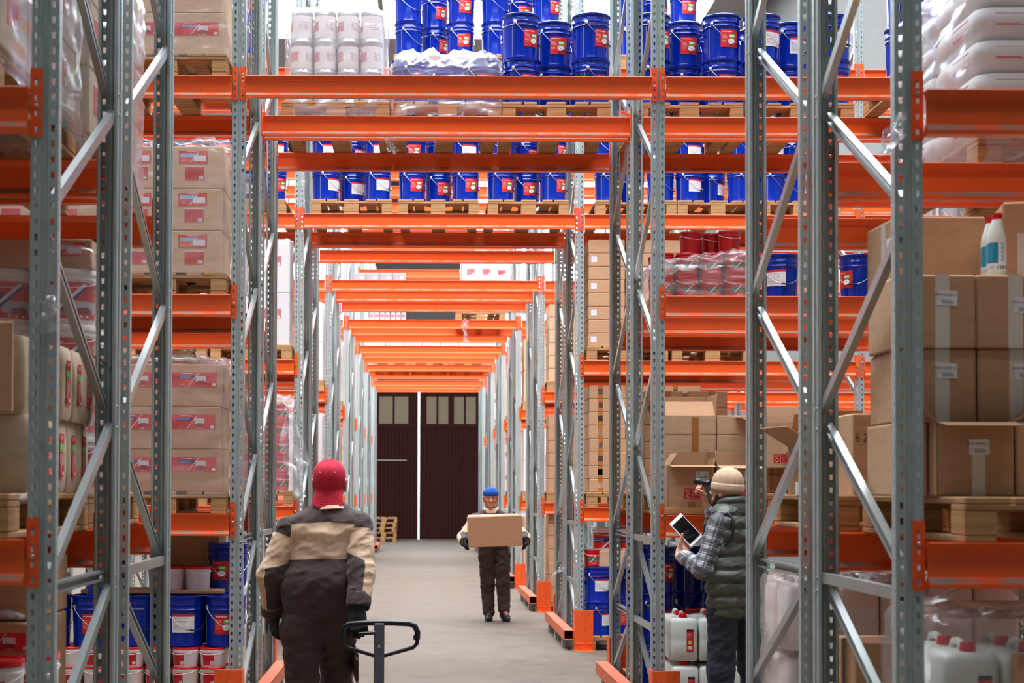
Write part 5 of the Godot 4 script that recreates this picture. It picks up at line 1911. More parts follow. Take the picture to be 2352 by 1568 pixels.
# adds a net to a mesh under construction; uv: a callable from position to Vector2, its x wrapping at 1
func add_net(arr: Dictionary, m: Dictionary, uv = null):
	var vs: PackedVector3Array = m.v
	var ns: PackedVector3Array = m.n
	var tr: PackedInt32Array = m.t
	var us := PackedVector2Array()
	if uv != null:
		us.resize(vs.size())
		for i in vs.size():
			us[i] = uv.call(vs[i])
	for i in range(0, tr.size(), 3):
		var base := Vector2.ZERO
		for k in 3:
			var j := tr[i + k]
			arr.v.append(vs[j])
			arr.n.append(ns[j])
			if us.size():
				var q := us[j]
				if k == 0:
					base = q
				elif q.x - base.x > 0.5:
					q.x -= 1.0
				elif base.x - q.x > 0.5:
					q.x += 1.0
				arr.u.append(q)
			else:
				arr.u.append(Vector2.ZERO)

func new_arr() -> Dictionary:
	return {"v": PackedVector3Array(), "n": PackedVector3Array(), "u": PackedVector2Array()}

func arr_mesh(arr: Dictionary) -> ArrayMesh:
	var a := []
	a.resize(Mesh.ARRAY_MAX)
	a[Mesh.ARRAY_VERTEX] = arr.v
	a[Mesh.ARRAY_NORMAL] = arr.n
	a[Mesh.ARRAY_TEX_UV] = arr.u
	var m := ArrayMesh.new()
	m.add_surface_from_arrays(Mesh.PRIMITIVE_TRIANGLES, a)
	return m

func body_mesh(limbs: Array, cell: float, bump = null, uv = null) -> ArrayMesh:
	var arr := new_arr()
	add_net(arr, net(limbs, cell, bump), uv)
	return arr_mesh(arr)

func folds(amount: float, sd: int, fx := 6.0, fy := 9.0) -> Callable:
	var fn := FastNoiseLite.new()
	fn.seed = sd
	fn.noise_type = FastNoiseLite.TYPE_SIMPLEX_SMOOTH
	fn.frequency = 1.0
	fn.fractal_type = FastNoiseLite.FRACTAL_RIDGED
	fn.fractal_octaves = 2
	return func(p: Vector3) -> float: return -amount * fn.get_noise_3d((p.x + p.y * 0.5) * fx, (p.y - p.x * 0.4) * fy, p.z * fx)

# a head in its own frame: ears at the origin's height, y up, the face towards +z; shaped by t
func head_limbs(t: Transform3D) -> Array:
	var raw := [
		L(Vector3(0, 0.030, -0.024), Vector3(0, 0.034, 0.016), 0.083, 0.078, 0.03, Vector3.RIGHT, 1.10),
		L(Vector3(0, -0.020, 0.020), Vector3(0, -0.066, 0.040), 0.062, 0.043, 0.03),
		L(Vector3(0.044, -0.030, 0.0), Vector3(0.012, -0.086, 0.056), 0.028, 0.022, 0.03),
		L(Vector3(-0.044, -0.030, 0.0), Vector3(-0.012, -0.086, 0.056), 0.028, 0.022, 0.03),
		L(Vector3(0.036, -0.016, 0.058), Vector3(0.046, -0.006, 0.040), 0.024, 0.024, 0.03),
		L(Vector3(-0.036, -0.016, 0.058), Vector3(-0.046, -0.006, 0.040), 0.024, 0.024, 0.03),
		L(Vector3(0, -0.088, 0.062), Vector3(0, -0.088, 0.066), 0.018, 0.018, 0.02),
		L(Vector3(-0.036, 0.026, 0.070), Vector3(0.036, 0.026, 0.070), 0.013, 0.013, 0.02),
		L(Vector3(0.031, 0.003, 0.094), Vector3(0.034, 0.003, 0.092), -0.012, -0.012, 0.018),
		L(Vector3(-0.031, 0.003, 0.094), Vector3(-0.034, 0.003, 0.092), -0.012, -0.012, 0.018),
		L(Vector3(0, 0.014, 0.082), Vector3(0, -0.027, 0.104), 0.008, 0.0125, 0.014),
		L(Vector3(-0.011, -0.032, 0.092), Vector3(0.011, -0.032, 0.092), 0.0085, 0.0085, 0.01),
		L(Vector3(-0.018, -0.053, 0.080), Vector3(0.018, -0.053, 0.080), 0.0075, 0.0075, 0.006),
		L(Vector3(-0.015, -0.064, 0.079), Vector3(0.015, -0.064, 0.079), 0.0080, 0.0080, 0.006),
		L(Vector3(0.086, 0.008, -0.016), Vector3(0.079, -0.036, -0.004), 0.019, 0.011, 0.008, Vector3.RIGHT, 2.2),
		L(Vector3(-0.086, 0.008, -0.016), Vector3(-0.079, -0.036, -0.004), 0.019, 0.011, 0.008, Vector3.RIGHT, 2.2),
		L(Vector3(0, -0.050, -0.020), Vector3(0, -0.150, -0.034), 0.056, 0.058, 0.03),
	]
	var s := t.basis.get_scale().x
	for l: Array in raw:
		l[0] = t * l[0]
		l[1] = t * l[1]
		l[2] *= s
		l[3] *= s
		if l[5] != Vector3.ZERO:
			l[5] = (t.basis * l[5]).normalized()
	return raw

# a hand: wrist, the way the fingers point, the way the palm faces; curls in degrees per joint for thumb .. little finger
func hand_limbs(w: Vector3, d: Vector3, palm: Vector3, thumb_side: float, curls: Array, fat := 1.0, spread := 0.10, thumb_in := 0.6) -> Array:
	d = d.normalized()
	palm = (palm - d * palm.dot(d)).normalized()
	var side := d.cross(palm).normalized() * thumb_side    # towards the thumb
	var out := []
	out.append(L(w - d * 0.02, w + d * 0.02, 0.030 * fat, 0.029 * fat, 0.02, palm, 1.35))
	var lens := [0.0, 0.074, 0.082, 0.076, 0.060]
	for f in range(1, 5):
		var off := 0.031 - (f - 1) * 0.0205
		var root := w + d * 0.012 + side * off * 0.7
		var knuckle := w + d * (0.092 - absf(f - 2) * 0.005) + side * off
		out.append(L(root, knuckle, 0.0155 * fat, 0.0125 * fat, 0.014, palm, 1.15))
		var dir := (d + side * spread * (off / 0.03)).normalized()
		var p := knuckle
		var n := palm
		for j in 3:
			var a: float = deg_to_rad(curls[f]) * [0.75, 1.15, 0.7][j]
			dir = dir.rotated(dir.cross(n).normalized(), a)
			n = n.rotated(dir.cross(n).normalized(), 0.0)
			n = (n - dir * n.dot(dir)).normalized()
			var ln: float = lens[f] * [0.46, 0.30, 0.24][j]
			var q := p + dir * ln
			out.append(L(p, q, (0.0098 - j * 0.0008) * fat, (0.0090 - j * 0.0008) * fat, 0.004))
			p = q
	# the thumb leaves the side of the palm near the wrist
	var tp := w + d * 0.028 + side * 0.026 + palm * 0.008
	var td := (d * 0.75 + side * 0.75 + palm * thumb_in).normalized()
	var mid := tp + td * 0.040
	out.append(L(w + d * 0.018 + side * 0.012, mid, 0.017 * fat, 0.012 * fat, 0.014))
	td = (td + palm * deg_to_rad(curls[0]) * 0.5 + d * 0.25 - side * deg_to_rad(curls[0]) * 0.25).normalized()
	var tip := mid + td * 0.032
	out.append(L(mid, tip, 0.0112 * fat, 0.0100 * fat, 0.004))
	td = (td + palm * deg_to_rad(curls[0]) * 0.4 - side * deg_to_rad(curls[0]) * 0.3).normalized()
	out.append(L(tip, tip + td * 0.024, 0.0100 * fat, 0.0080 * fat, 0.004))
	return out

# a figure's joints, and the bare body that the clothes cover
func bare_limbs(s: Dictionary, arms_to_wrist := true) -> Array:
	var side: Vector3 = (s.SL - s.SR).normalized()
	var fw: Vector3 = s.forward
	var out := [
		L(s.N, s.N.lerp(s.P, 0.25), 0.055, 0.085, 0.05, fw, 1.1),
		L(s.SL.lerp(s.SR, 0.12), s.SL.lerp(s.SR, 0.88), 0.058, 0.058, 0.05),
		L(s.N.lerp(s.P, 0.3) + side * 0.055, s.P + side * 0.045, 0.085, 0.085, 0.06, fw, 1.15),
		L(s.N.lerp(s.P, 0.3) - side * 0.055, s.P - side * 0.045, 0.085, 0.085, 0.06, fw, 1.15),
		L(s.SL, s.EL, 0.048, 0.040, 0.03), L(s.EL, s.WL, 0.040, 0.028, 0.02),
		L(s.SR, s.ER, 0.048, 0.040, 0.03), L(s.ER, s.WR, 0.040, 0.028, 0.02),
		L(s.HL, s.KL, 0.072, 0.050, 0.04), L(s.KL, s.AL, 0.050, 0.034, 0.03),
		L(s.HR, s.KR, 0.072, 0.050, 0.04), L(s.KR, s.AR, 0.050, 0.034, 0.03),
	]
	for a: Array in [[s.AL, s.TL], [s.AR, s.TR]]:
		out.append(L(a[0], a[0] + a[1] * 0.10 + Vector3(0, -0.045, 0), 0.034, 0.028, 0.02))
	return out

func sleeve_uv(a: Vector3, e: Vector3, w: Vector3, outward: Vector3) -> Callable:
	var l1 := a.distance_to(e)
	var l2 := e.distance_to(w)
	return func(p: Vector3) -> Vector2:
		var t1 := clampf((p - a).dot(e - a) / (l1 * l1), -0.3, 1.0)
		var t2 := clampf((p - e).dot(w - e) / (l2 * l2), 0.0, 1.3)
		var c := a.lerp(e, t1)
		var v := t1 * l1
		var ax := (e - a).normalized()
		if t1 >= 1.0 or (p - e.lerp(w, t2)).length() < (p - c).length():
			c = e.lerp(w, t2)
			v = l1 + t2 * l2
			ax = (w - e).normalized()
		var o := (outward - ax * outward.dot(ax)).normalized()
		var q := p - c
		var ang := atan2(q.dot(ax.cross(o)), q.dot(o))
		return Vector2(ang / TAU + 0.5, clampf(v / (l1 + l2), 0.01, 0.99))

func shoe(parent: Node3D, ankle: Vector3, toe: Vector3, m: Material, pitch := 0.0):
	var up := Vector3.UP
	var d := toe.normalized()
	var side := d.cross(up)
	var limbs := []
	var c := ankle
	var f := d.rotated(side, -pitch)
	var dn := -up.rotated(side, -pitch)
	limbs.append(L(c + dn * 0.0, c + dn * 0.05 - f * 0.02, 0.044, 0.042, 0.02))
	limbs.append(L(c + dn * 0.058 - f * 0.035, c + dn * 0.055 + f * 0.10, 0.036, 0.043, 0.03))
	limbs.append(L(c + dn * 0.055 + f * 0.08, c + dn * 0.062 + f * 0.165, 0.045, 0.035, 0.03, dn, 1.25))
	var o := part(parent, "shoe", body_mesh(limbs, 0.009), m)
	part(o, "sole", body_mesh([L(c + dn * 0.092 - f * 0.035, c + dn * 0.092 + f * 0.10, 0.038, 0.045, 0.02, dn, 2.8), L(c + dn * 0.092 + f * 0.08, c + dn * 0.092 + f * 0.168, 0.046, 0.036, 0.02, dn, 2.8)], 0.008), M.black)

# a knitted cap: rings round the head with ribs, turned-up hem
func knit(t: Transform3D, ribs: int, amp: float, m: Material, parent: Node3D, low := 0.0, peak := 0.0):
	var seg := ribs * 4
	var ring := func(r: float, y: float, dz: float, am: float) -> PackedVector3Array:
		var out := PackedVector3Array()
		for k in seg:
			var a := TAU * k / seg
			var rr := r + am * (0.5 + 0.5 * cos(a * ribs))
			out.append(t * Vector3(-sin(a) * rr * 0.93, y, cos(a) * rr * 1.06 + dz))
		return out
	var rings := []
	for q: Array in [[0.092, low], [0.094, low + 0.02], [0.095, 0.05], [0.092, 0.075], [0.083, 0.098], [0.067, 0.116 + peak * 0.3], [0.044, 0.128 + peak * 0.7], [0.018, 0.134 + peak], [0.004, 0.136 + peak]]:
		rings.append(ring.call(q[0], q[1], -0.010, amp * minf(1.0, q[0] / 0.07)))
	var o := part(parent, "knitted_cap", loft(rings, true), m)
	var hem := []
	for q: Array in [[0.093, low - 0.002], [0.100, low - 0.004], [0.1015, low + 0.02], [0.101, low + 0.045], [0.097, low + 0.054], [0.092, low + 0.050]]:
		hem.append(ring.call(q[0], q[1], -0.010, amp))
	part(o, "turned_up_hem", loft(hem, false), m)

# ------------------------------------------------------------------ the three people
func cloth(called: String, c: Color, rough := 0.9) -> StandardMaterial3D:
	var m := mat(called, c, rough)
	m.rim_enabled = true
	m.rim = 0.25
	m.rim_tint = 0.6
	return m

func people():
	cloth("brown_cloth", Color(0.255, 0.195, 0.175))
	cloth("beige_cloth", Color(0.82, 0.70, 0.58))
	cloth("navy_cloth", Color(0.13, 0.14, 0.19))
	var vest := cloth("vest_green", Color(0.27, 0.285, 0.24), 0.5)
	vest.rim = 0.1
	cloth("cap_red", Color(0.76, 0.10, 0.21))
	cloth("knit_blue", Color(0.05, 0.27, 0.62))
	cloth("knit_sand", Color(0.75, 0.64, 0.53))
	cloth("glove_black", Color(0.05, 0.06, 0.07))
	mat("rubber", Color(0.04, 0.045, 0.05), 0.4)
	for q: Array in [["skin_tan", Color(0.70, 0.46, 0.36)], ["skin_light", Color(0.82, 0.60, 0.50)]]:
		var sk := mat(q[0], q[1], 0.55)
		sk.subsurf_scatter_enabled = true
		sk.subsurf_scatter_strength = 0.12
	# the workwear: brown yoke and hem, beige band (torso; v runs up) and sleeve (v runs down the arm)
	var br := Color(0.255, 0.195, 0.175)
	var be := Color(0.80, 0.68, 0.56)
	var im := img(256, 256, br)
	im.fill_rect(Rect2i(0, 76, 256, 96), be)
	for x in range(0, 256, 3):      # stitching along both seams
		im.fill_rect(Rect2i(x, 78, 2, 1), Color(0.62, 0.50, 0.40))
		im.fill_rect(Rect2i(x, 169, 2, 1), Color(0.62, 0.50, 0.40))
	var jk := cloth("jacket_cloth", Color.WHITE)
	jk.albedo_texture = ImageTexture.create_from_image(im)
	im = img(256, 256, be)
	im.fill_rect(Rect2i(0, 0, 256, 34), br)
	for y in range(100, 256):       # the inner half of the sleeve is brown from the elbow patch down
		var w := int(minf(88.0, 28.0 + (y - 100) * 1.6))
		im.fill_rect(Rect2i(0, y, w, 1), br)
		im.fill_rect(Rect2i(256 - w, y, w, 1), br)
	im.fill_rect(Rect2i(80, 98, 96, 1), Color(0.6, 0.48, 0.38))
	im.fill_rect(Rect2i(20, 240, 216, 2), Color(0.6, 0.48, 0.38))
	var sl := cloth("sleeve_cloth", Color.WHITE)
	sl.albedo_texture = ImageTexture.create_from_image(im)
	# plaid flannel
	im = img(256, 256, Color(0.62, 0.62, 0.64))
	for k in 4:
		for q: Array in [[0, 26, 0.42], [34, 4, 0.20], [44, 4, 0.82]]:
			for y in 256:
				for x in range(k * 64 + q[0], k * 64 + q[0] + q[1]):
					im.set_pixel(x % 256, y, im.get_pixel(x % 256, y).lerp(Color(q[2] * 0.4, q[2] * 0.4, q[2] * 0.44) if q[2] < 0.8 else Color(0.85, 0.85, 0.86), 0.55))
	for k in 4:
		for q: Array in [[0, 26, 0.42], [34, 4, 0.20], [44, 4, 0.82]]:
			for y in range(k * 64 + q[0], k * 64 + q[0] + q[1]):
				for x in 256:
					im.set_pixel(x, y % 256, im.get_pixel(x, y % 256).lerp(Color(q[2] * 0.4, q[2] * 0.4, q[2] * 0.44) if q[2] < 0.8 else Color(0.85, 0.85, 0.86), 0.55))
	var pl := cloth("plaid_cloth", Color.WHITE)
	pl.albedo_texture = ImageTexture.create_from_image(im)
	pl.uv1_scale = Vector3(1.0, 2.0, 1)
	man_with_truck()
	man_with_scanner()
	man_with_carton()

func figure(label: String) -> Node3D:
	return thing("person", label, "person")

func head_frame(c: Vector3, fw: Vector3, up := Vector3.UP, s := 1.0) -> Transform3D:
	var z := fw.normalized()
	var x := up.cross(z).normalized()
	return Transform3D(Basis(x, z.cross(x), z) * Basis.from_scale(Vector3.ONE * s), c)

func finish_body(t: Node3D, s: Dictionary, hf: Transform3D, hands: Array, m: Material, fine := 0.0045):
	var arr := new_arr()
	add_net(arr, net(bare_limbs(s), 0.016))
	add_net(arr, net(head_limbs(hf), fine))
	for h: Array in hands:
		add_net(arr, net(h, 0.0034))
	part(t, "body", arr_mesh(arr), m)

func face(t: Node3D, hf: Transform3D, brow: Color):
	for s: float in [-1.0, 1.0]:
		var e := part(t, "eye", lathe([Vector2(0, -0.0115), Vector2(0.008, -0.008), Vector2(0.0115, 0), Vector2(0.008, 0.008), Vector2(0, 0.0115)], 12), M.paper)
		e.transform = hf * Transform3D(Basis(), Vector3(s * 0.0315, 0.003, 0.0695))
		part(e, "iris", lathe([Vector2(0.0055, 0), Vector2(0.0045, 0.0015), Vector2(0, 0.002)], 10), M.black, Vector3(0, 0, 0.0108)).rotation.x = PI / 2
		var lid := part(t, "eyelid", body_mesh([L(Vector3(s * 0.019, 0.006, 0.078), Vector3(s * 0.043, 0.005, 0.072), 0.0045, 0.0045, 0.01), L(Vector3(s * 0.031, 0.009, 0.081), Vector3(s * 0.033, 0.009, 0.080), 0.005, 0.005, 0.01)], 0.002), M.skin_tan)
		lid.transform = hf
		var b := part(t, "eyebrow", tube([Vector3(s * 0.013, 0.020, 0.0905), Vector3(s * 0.030, 0.024, 0.0895), Vector3(s * 0.048, 0.019, 0.079)], 0.0048, 6), M.black)
		b.transform = hf
		var la := part(t, "lashes", tube([Vector3(s * 0.019, 0.002, 0.0815), Vector3(s * 0.031, 0.004, 0.0845), Vector3(s * 0.043, 0.001, 0.0765)], 0.0026, 6), M.black)
		la.transform = hf
	var lips := mat("lips", Color(0.52, 0.27, 0.24), 0.5)
	var mo := part(t, "mouth", body_mesh([L(Vector3(-0.017, -0.0535, 0.0835), Vector3(0.017, -0.0535, 0.0835), 0.0045, 0.0045, 0.002), L(Vector3(-0.014, -0.0635, 0.083), Vector3(0.014, -0.0635, 0.083), 0.005, 0.005, 0.002)], 0.002), lips)
	mo.transform = hf

func workwear(t: Node3D, s: Dictionary, band_low: float, band_top: float, cut: float, sd: int, cuffs: Array, collar_high := 1.0):
	var side: Vector3 = (s.SL - s.SR).normalized()
	var fw: Vector3 = s.forward
	var hem: Vector3 = s.hem
	var up: Vector3 = s.N.lerp(hem, 0.28)
	var c0: float = cut
	var torso := [
		L(s.N + Vector3(0, -0.03, 0), up, 0.085, 0.115, 0.06, fw, 1.05),
		L(s.SL - side * 0.035, s.N - Vector3(0, 0.035, 0) + side * 0.03, 0.072, 0.07, 0.05),
		L(s.SR + side * 0.035, s.N - Vector3(0, 0.035, 0) - side * 0.03, 0.072, 0.07, 0.05),
		L(up + side * 0.082, s.W + side * 0.075, 0.108, 0.108 * c0, 0.07, fw, 1.12),
		L(up - side * 0.082, s.W - side * 0.075, 0.108, 0.108 * c0, 0.07, fw, 1.12),
		L(s.W + side * 0.07, hem + side * 0.068, 0.108 * c0, 0.104 * c0, 0.05, fw, 1.08),
		L(s.W - side * 0.07, hem - side * 0.068, 0.108 * c0, 0.104 * c0, 0.05, fw, 1.08),
	]
	# 76/256 .. 172/256 of the cloth is the beige band
	var hgt := (band_top - band_low) / (96.0 / 256.0)
	var top := band_top + hgt * 76.0 / 256.0
	var uv := func(p: Vector3) -> Vector2: return Vector2(clampf(0.5 + (p - s.N).dot(side), 0.05, 0.95), clampf((top - p.y - 0.05 * absf((p - s.N).dot(side))) / hgt, 0.01, 0.99))
	part(t, "jacket", body_mesh(torso, 0.011, folds(0.007, sd), uv), M.jacket_cloth)
	for k in 2:
		var a: Vector3 = s.SL if k == 0 else s.SR
		var e: Vector3 = s.EL if k == 0 else s.ER
		var w: Vector3 = s.WL if k == 0 else s.WR
		var cf: Vector3 = e.lerp(w, cuffs[k])
		var out := side * (1.0 if k == 0 else -1.0) - fw * 0.25
		var limbs := [
			L(a, e, 0.072, 0.064, 0.04), L(e, cf, 0.065, 0.058, 0.03),
		]
		var slv := part(t, "sleeve", body_mesh(limbs, 0.010, folds(0.007, sd + 3 + k, 7.0, 12.0), sleeve_uv(a - (e - a).normalized() * 0.02, e, cf + (cf - e).normalized() * 0.03, out)), M.sleeve_cloth)
		var ax := (cf - e).normalized()
		part(slv, "cuff", body_mesh([L(cf + ax * 0.012, cf + ax * 0.040, 0.061, 0.060, 0.02), L(cf + ax * 0.05, cf + ax * 0.12, -0.05, -0.05, 0.01)], 0.008, folds(0.004, sd + 6)), M.brown_cloth)
	# collar
	var cr := []
	var n: Vector3 = s.N + Vector3(0, 0.0, 0)
	for q: Array in [[0.082, -0.02], [0.078, 0.015], [0.080, 0.045], [0.088, 0.046], [0.098, 0.020], [0.106, -0.012]]:
		var ring := PackedVector3Array()
		for i in 28:
			var ang := TAU * i / 28
			ring.append(n + side * (-sin(ang) * q[0]) + fw * (cos(ang) * q[0] * 0.95) + Vector3(0, q[1] * collar_high - 0.012 * cos(ang), 0))
		cr.append(ring)
	part(t, "collar", loft(cr, false), M.beige_cloth)

func trousers(t: Node3D, s: Dictionary, m: Material, sd: int, wide := 1.0):
	var side: Vector3 = (s.SL - s.SR).normalized()
	var fw: Vector3 = s.forward
	var limbs := [
		L(s.P + Vector3(0, 0.07, 0) + side * 0.05, s.HL, 0.105, 0.100 * wide, 0.05, fw, 1.08),
		L(s.P + Vector3(0, 0.07, 0) - side * 0.05, s.HR, 0.105, 0.100 * wide, 0.05, fw, 1.08),
		L(s.HL, s.KL, 0.098 * wide, 0.078 * wide, 0.03), L(s.KL, s.AL + Vector3(0, 0.015, 0), 0.078 * wide, 0.070 * wide, 0.03),
		L(s.HR, s.KR, 0.098 * wide, 0.078 * wide, 0.03), L(s.KR, s.AR + Vector3(0, 0.015, 0), 0.078 * wide, 0.070 * wide, 0.03),
	]
	part(t, "trousers", body_mesh(limbs, 0.012, folds(0.010, sd, 5.0, 9.0)), m)

# --- the man in the red cap, seen from behind, pulling a hand pallet truck
func man_with_truck():
	var t := figure("man seen from behind in red backward cap and brown-beige workwear gripping a truck handle")
	var s := {"forward": Vector3(-0.05, 0, -1).normalized(), "N": Vector3(-0.47, 1.465, -8.54), "SL": Vector3(-0.672, 1.365, -8.50), "SR": Vector3(-0.318, 1.385, -8.48),
		"EL": Vector3(-0.765, 1.135, -8.46), "WL": Vector3(-0.762, 0.955, -8.56), "ER": Vector3(-0.300, 1.155, -8.38), "WR": Vector3(-0.312, 0.962, -8.27),
		"W": Vector3(-0.512, 1.08, -8.47), "hem": Vector3(-0.515, 0.985, -8.47), "P": Vector3(-0.519, 0.93, -8.47),
		"HL": Vector3(-0.61, 0.86, -8.47), "HR": Vector3(-0.43, 0.86, -8.50), "KL": Vector3(-0.60, 0.50, -8.47), "KR": Vector3(-0.435, 0.52, -8.70),
		"AL": Vector3(-0.60, 0.095, -8.30), "AR": Vector3(-0.43, 0.10, -8.78), "TL": Vector3(-0.1, 0, -1).normalized(), "TR": Vector3(0.05, 0, -1).normalized()}
	var hf := head_frame(Vector3(-0.472, 1.600, -8.58), Vector3(0.06, -0.22, -1), Vector3.UP, 1.0)
	finish_body(t, s, hf, [], M.skin_light)
	workwear(t, s, 1.222, 1.405, 1.12, 201, [0.86, 0.62], 0.30)
	trousers(t, s, M.brown_cloth, 205, 1.02)
	# gloves: the left hangs, the right closes on the bar of the handle
	var gl := hand_limbs(s.WL + Vector3(0, -0.012, 0), Vector3(0.10, -1, 0.05), Vector3(1.0, 0, -0.55), -1.0, [15, 22, 26, 28, 30], 1.18, 0.12, 0.3)
	gl.append(L(s.WL + Vector3(0, 0.035, 0), s.WL - Vector3(0, 0.02, 0), 0.036, 0.036, 0.01))
	part(t, "glove", body_mesh(gl, 0.0042), M.glove_black)
	var gr := hand_limbs(Vector3(-0.312, 0.958, -8.262), Vector3(0.10, -0.86, 0.42), Vector3(0.15, -0.35, -1.0), -1.0, [45, 62, 64, 64, 62], 1.18, 0.05, 0.5)
	gr.append(L(s.WR + Vector3(0, 0.03, 0), s.WR - Vector3(0, 0.02, 0), 0.037, 0.037, 0.01))
	part(t, "glove", body_mesh(gr, 0.0042), M.glove_black)
	shoe(t, s.AL, s.TL, M.rubber)
	shoe(t, s.AR, s.TR, M.rubber)
	# trouser pocket with pale piping on the right thigh
	var pk := part(t, "pocket", box(Vector3(0.012, 0.19, 0.15), 0.004), M.brown_cloth, Vector3(-0.336, 0.60, -8.56))
	pk.rotation = Vector3(0.45, 0.25, 0.10)
	part(pk, "piping", box(Vector3(0.015, 0.022, 0.152), 0.003), M.beige_cloth, Vector3(0, 0.005, 0))
	part(pk, "piping", box(Vector3(0.015, 0.022, 0.03), 0.003), M.beige_cloth, Vector3(0, 0.15, 0.06))
	# the cap, worn backwards: its brim hangs over the nape
	var cap := Node3D.new()
	cap.name = "cap"
	t.add_child(cap, true)
	cap.transform = head_frame(hf.origin + Vector3(0, 0.002, 0), Vector3(-0.06, -0.30, 1), Vector3.UP)
	var rings := []
	var n := 36
	for q: Array in [[0.0900, -0.018], [0.0935, 0.010], [0.0945, 0.040], [0.0900, 0.070], [0.0780, 0.095], [0.0580, 0.114], [0.032, 0.126], [0.005, 0.130]]:
		var ring := PackedVector3Array()
		for k in n:
			var a := TAU * k / n
			var rr: float = q[0] * (1.0 - 0.006 * absf(cos(a * 3.0)))
			ring.append(Vector3(-sin(a) * rr * 0.90, q[1], cos(a) * rr * 1.08 + 0.004))
		rings.append(ring)
	part(cap, "crown", loft(rings), M.cap_red)
	for k in 6:
		var pts := []
		var a := PI / 3 * k
		for q: Array in [[0.0965, -0.012], [0.0962, 0.035], [0.0905, 0.070], [0.0785, 0.0955], [0.0580, 0.1145], [0.030, 0.1275], [0.006, 0.1310]]:
			pts.append(Vector3(-sin(a) * (q[0] - 0.0015) * 0.90, q[1], cos(a) * (q[0] - 0.0015) * 1.08 + 0.004))
		part(cap, "seam", tube(pts, 0.0014, 5), M.cap_red)
		a += PI / 6
		var ey := part(cap, "eyelet", lathe([Vector2(0.0036, 0), Vector2(0.0036, 0.0015), Vector2(0.0018, 0.0018), Vector2(0, 0.0010)], 10), M.knit_sand, Vector3(-sin(a) * 0.0835 * 0.94, 0.084, cos(a) * 0.0835 * 1.06 + 0.004))
		ey.rotation = Vector3(0.85, -a, 0)
	part(cap, "button", lathe([Vector2(0.008, 0), Vector2(0.007, 0.004), Vector2(0, 0.006)], 12), M.knit_sand, Vector3(0, 0.129, 0.004))
	var st := st0()
	st.set_smooth_group(1)
	var m := 16
	var brim := func(u: float, v: float, off: float) -> Vector3:
		var a := (u - 0.5) * 1.9
		var root := Vector3(sin(a) * 0.092 * 0.90, -0.012, cos(a) * 0.092 * 1.08)
		var tip := Vector3(sin(a * 0.98) * 0.100, -0.094 + 0.022 * pow(absf(u - 0.5) * 2, 2.0), 0.114 + 0.050 * cos(a * 1.35))
		var p := root.lerp(tip, v)
		return p + Vector3(0, -0.004 * sin(v * PI), 0.004 * sin(v * PI) + off)
	for i in m:
		for j in 8:
			var c := []
			var b := []
			for k: Vector2 in [Vector2(i, j + 1), Vector2(i, j), Vector2(i + 1, j), Vector2(i + 1, j + 1)]:
				c.append(brim.call(k.x / m, k.y / 8.0, 0.002))
				b.append(brim.call(k.x / m, k.y / 8.0, -0.002))
			quad(st, c[0], c[1], c[2], c[3])
			quad(st, b[3], b[2], b[1], b[0])
			if j == 7:
				quad(st, b[0], c[0], c[3], b[3])
	part(cap, "brim", done(st), M.cap_red)
	for v: float in [0.35, 0.5, 0.65, 0.8, 0.92]:
		var pts := []
		for i in 15:
			pts.append(brim.call(0.04 + 0.92 * i / 14.0, v, 0.0028))
		part(cap, "stitching", tube(pts, 0.0008, 4), M.cap_red)
	truck()

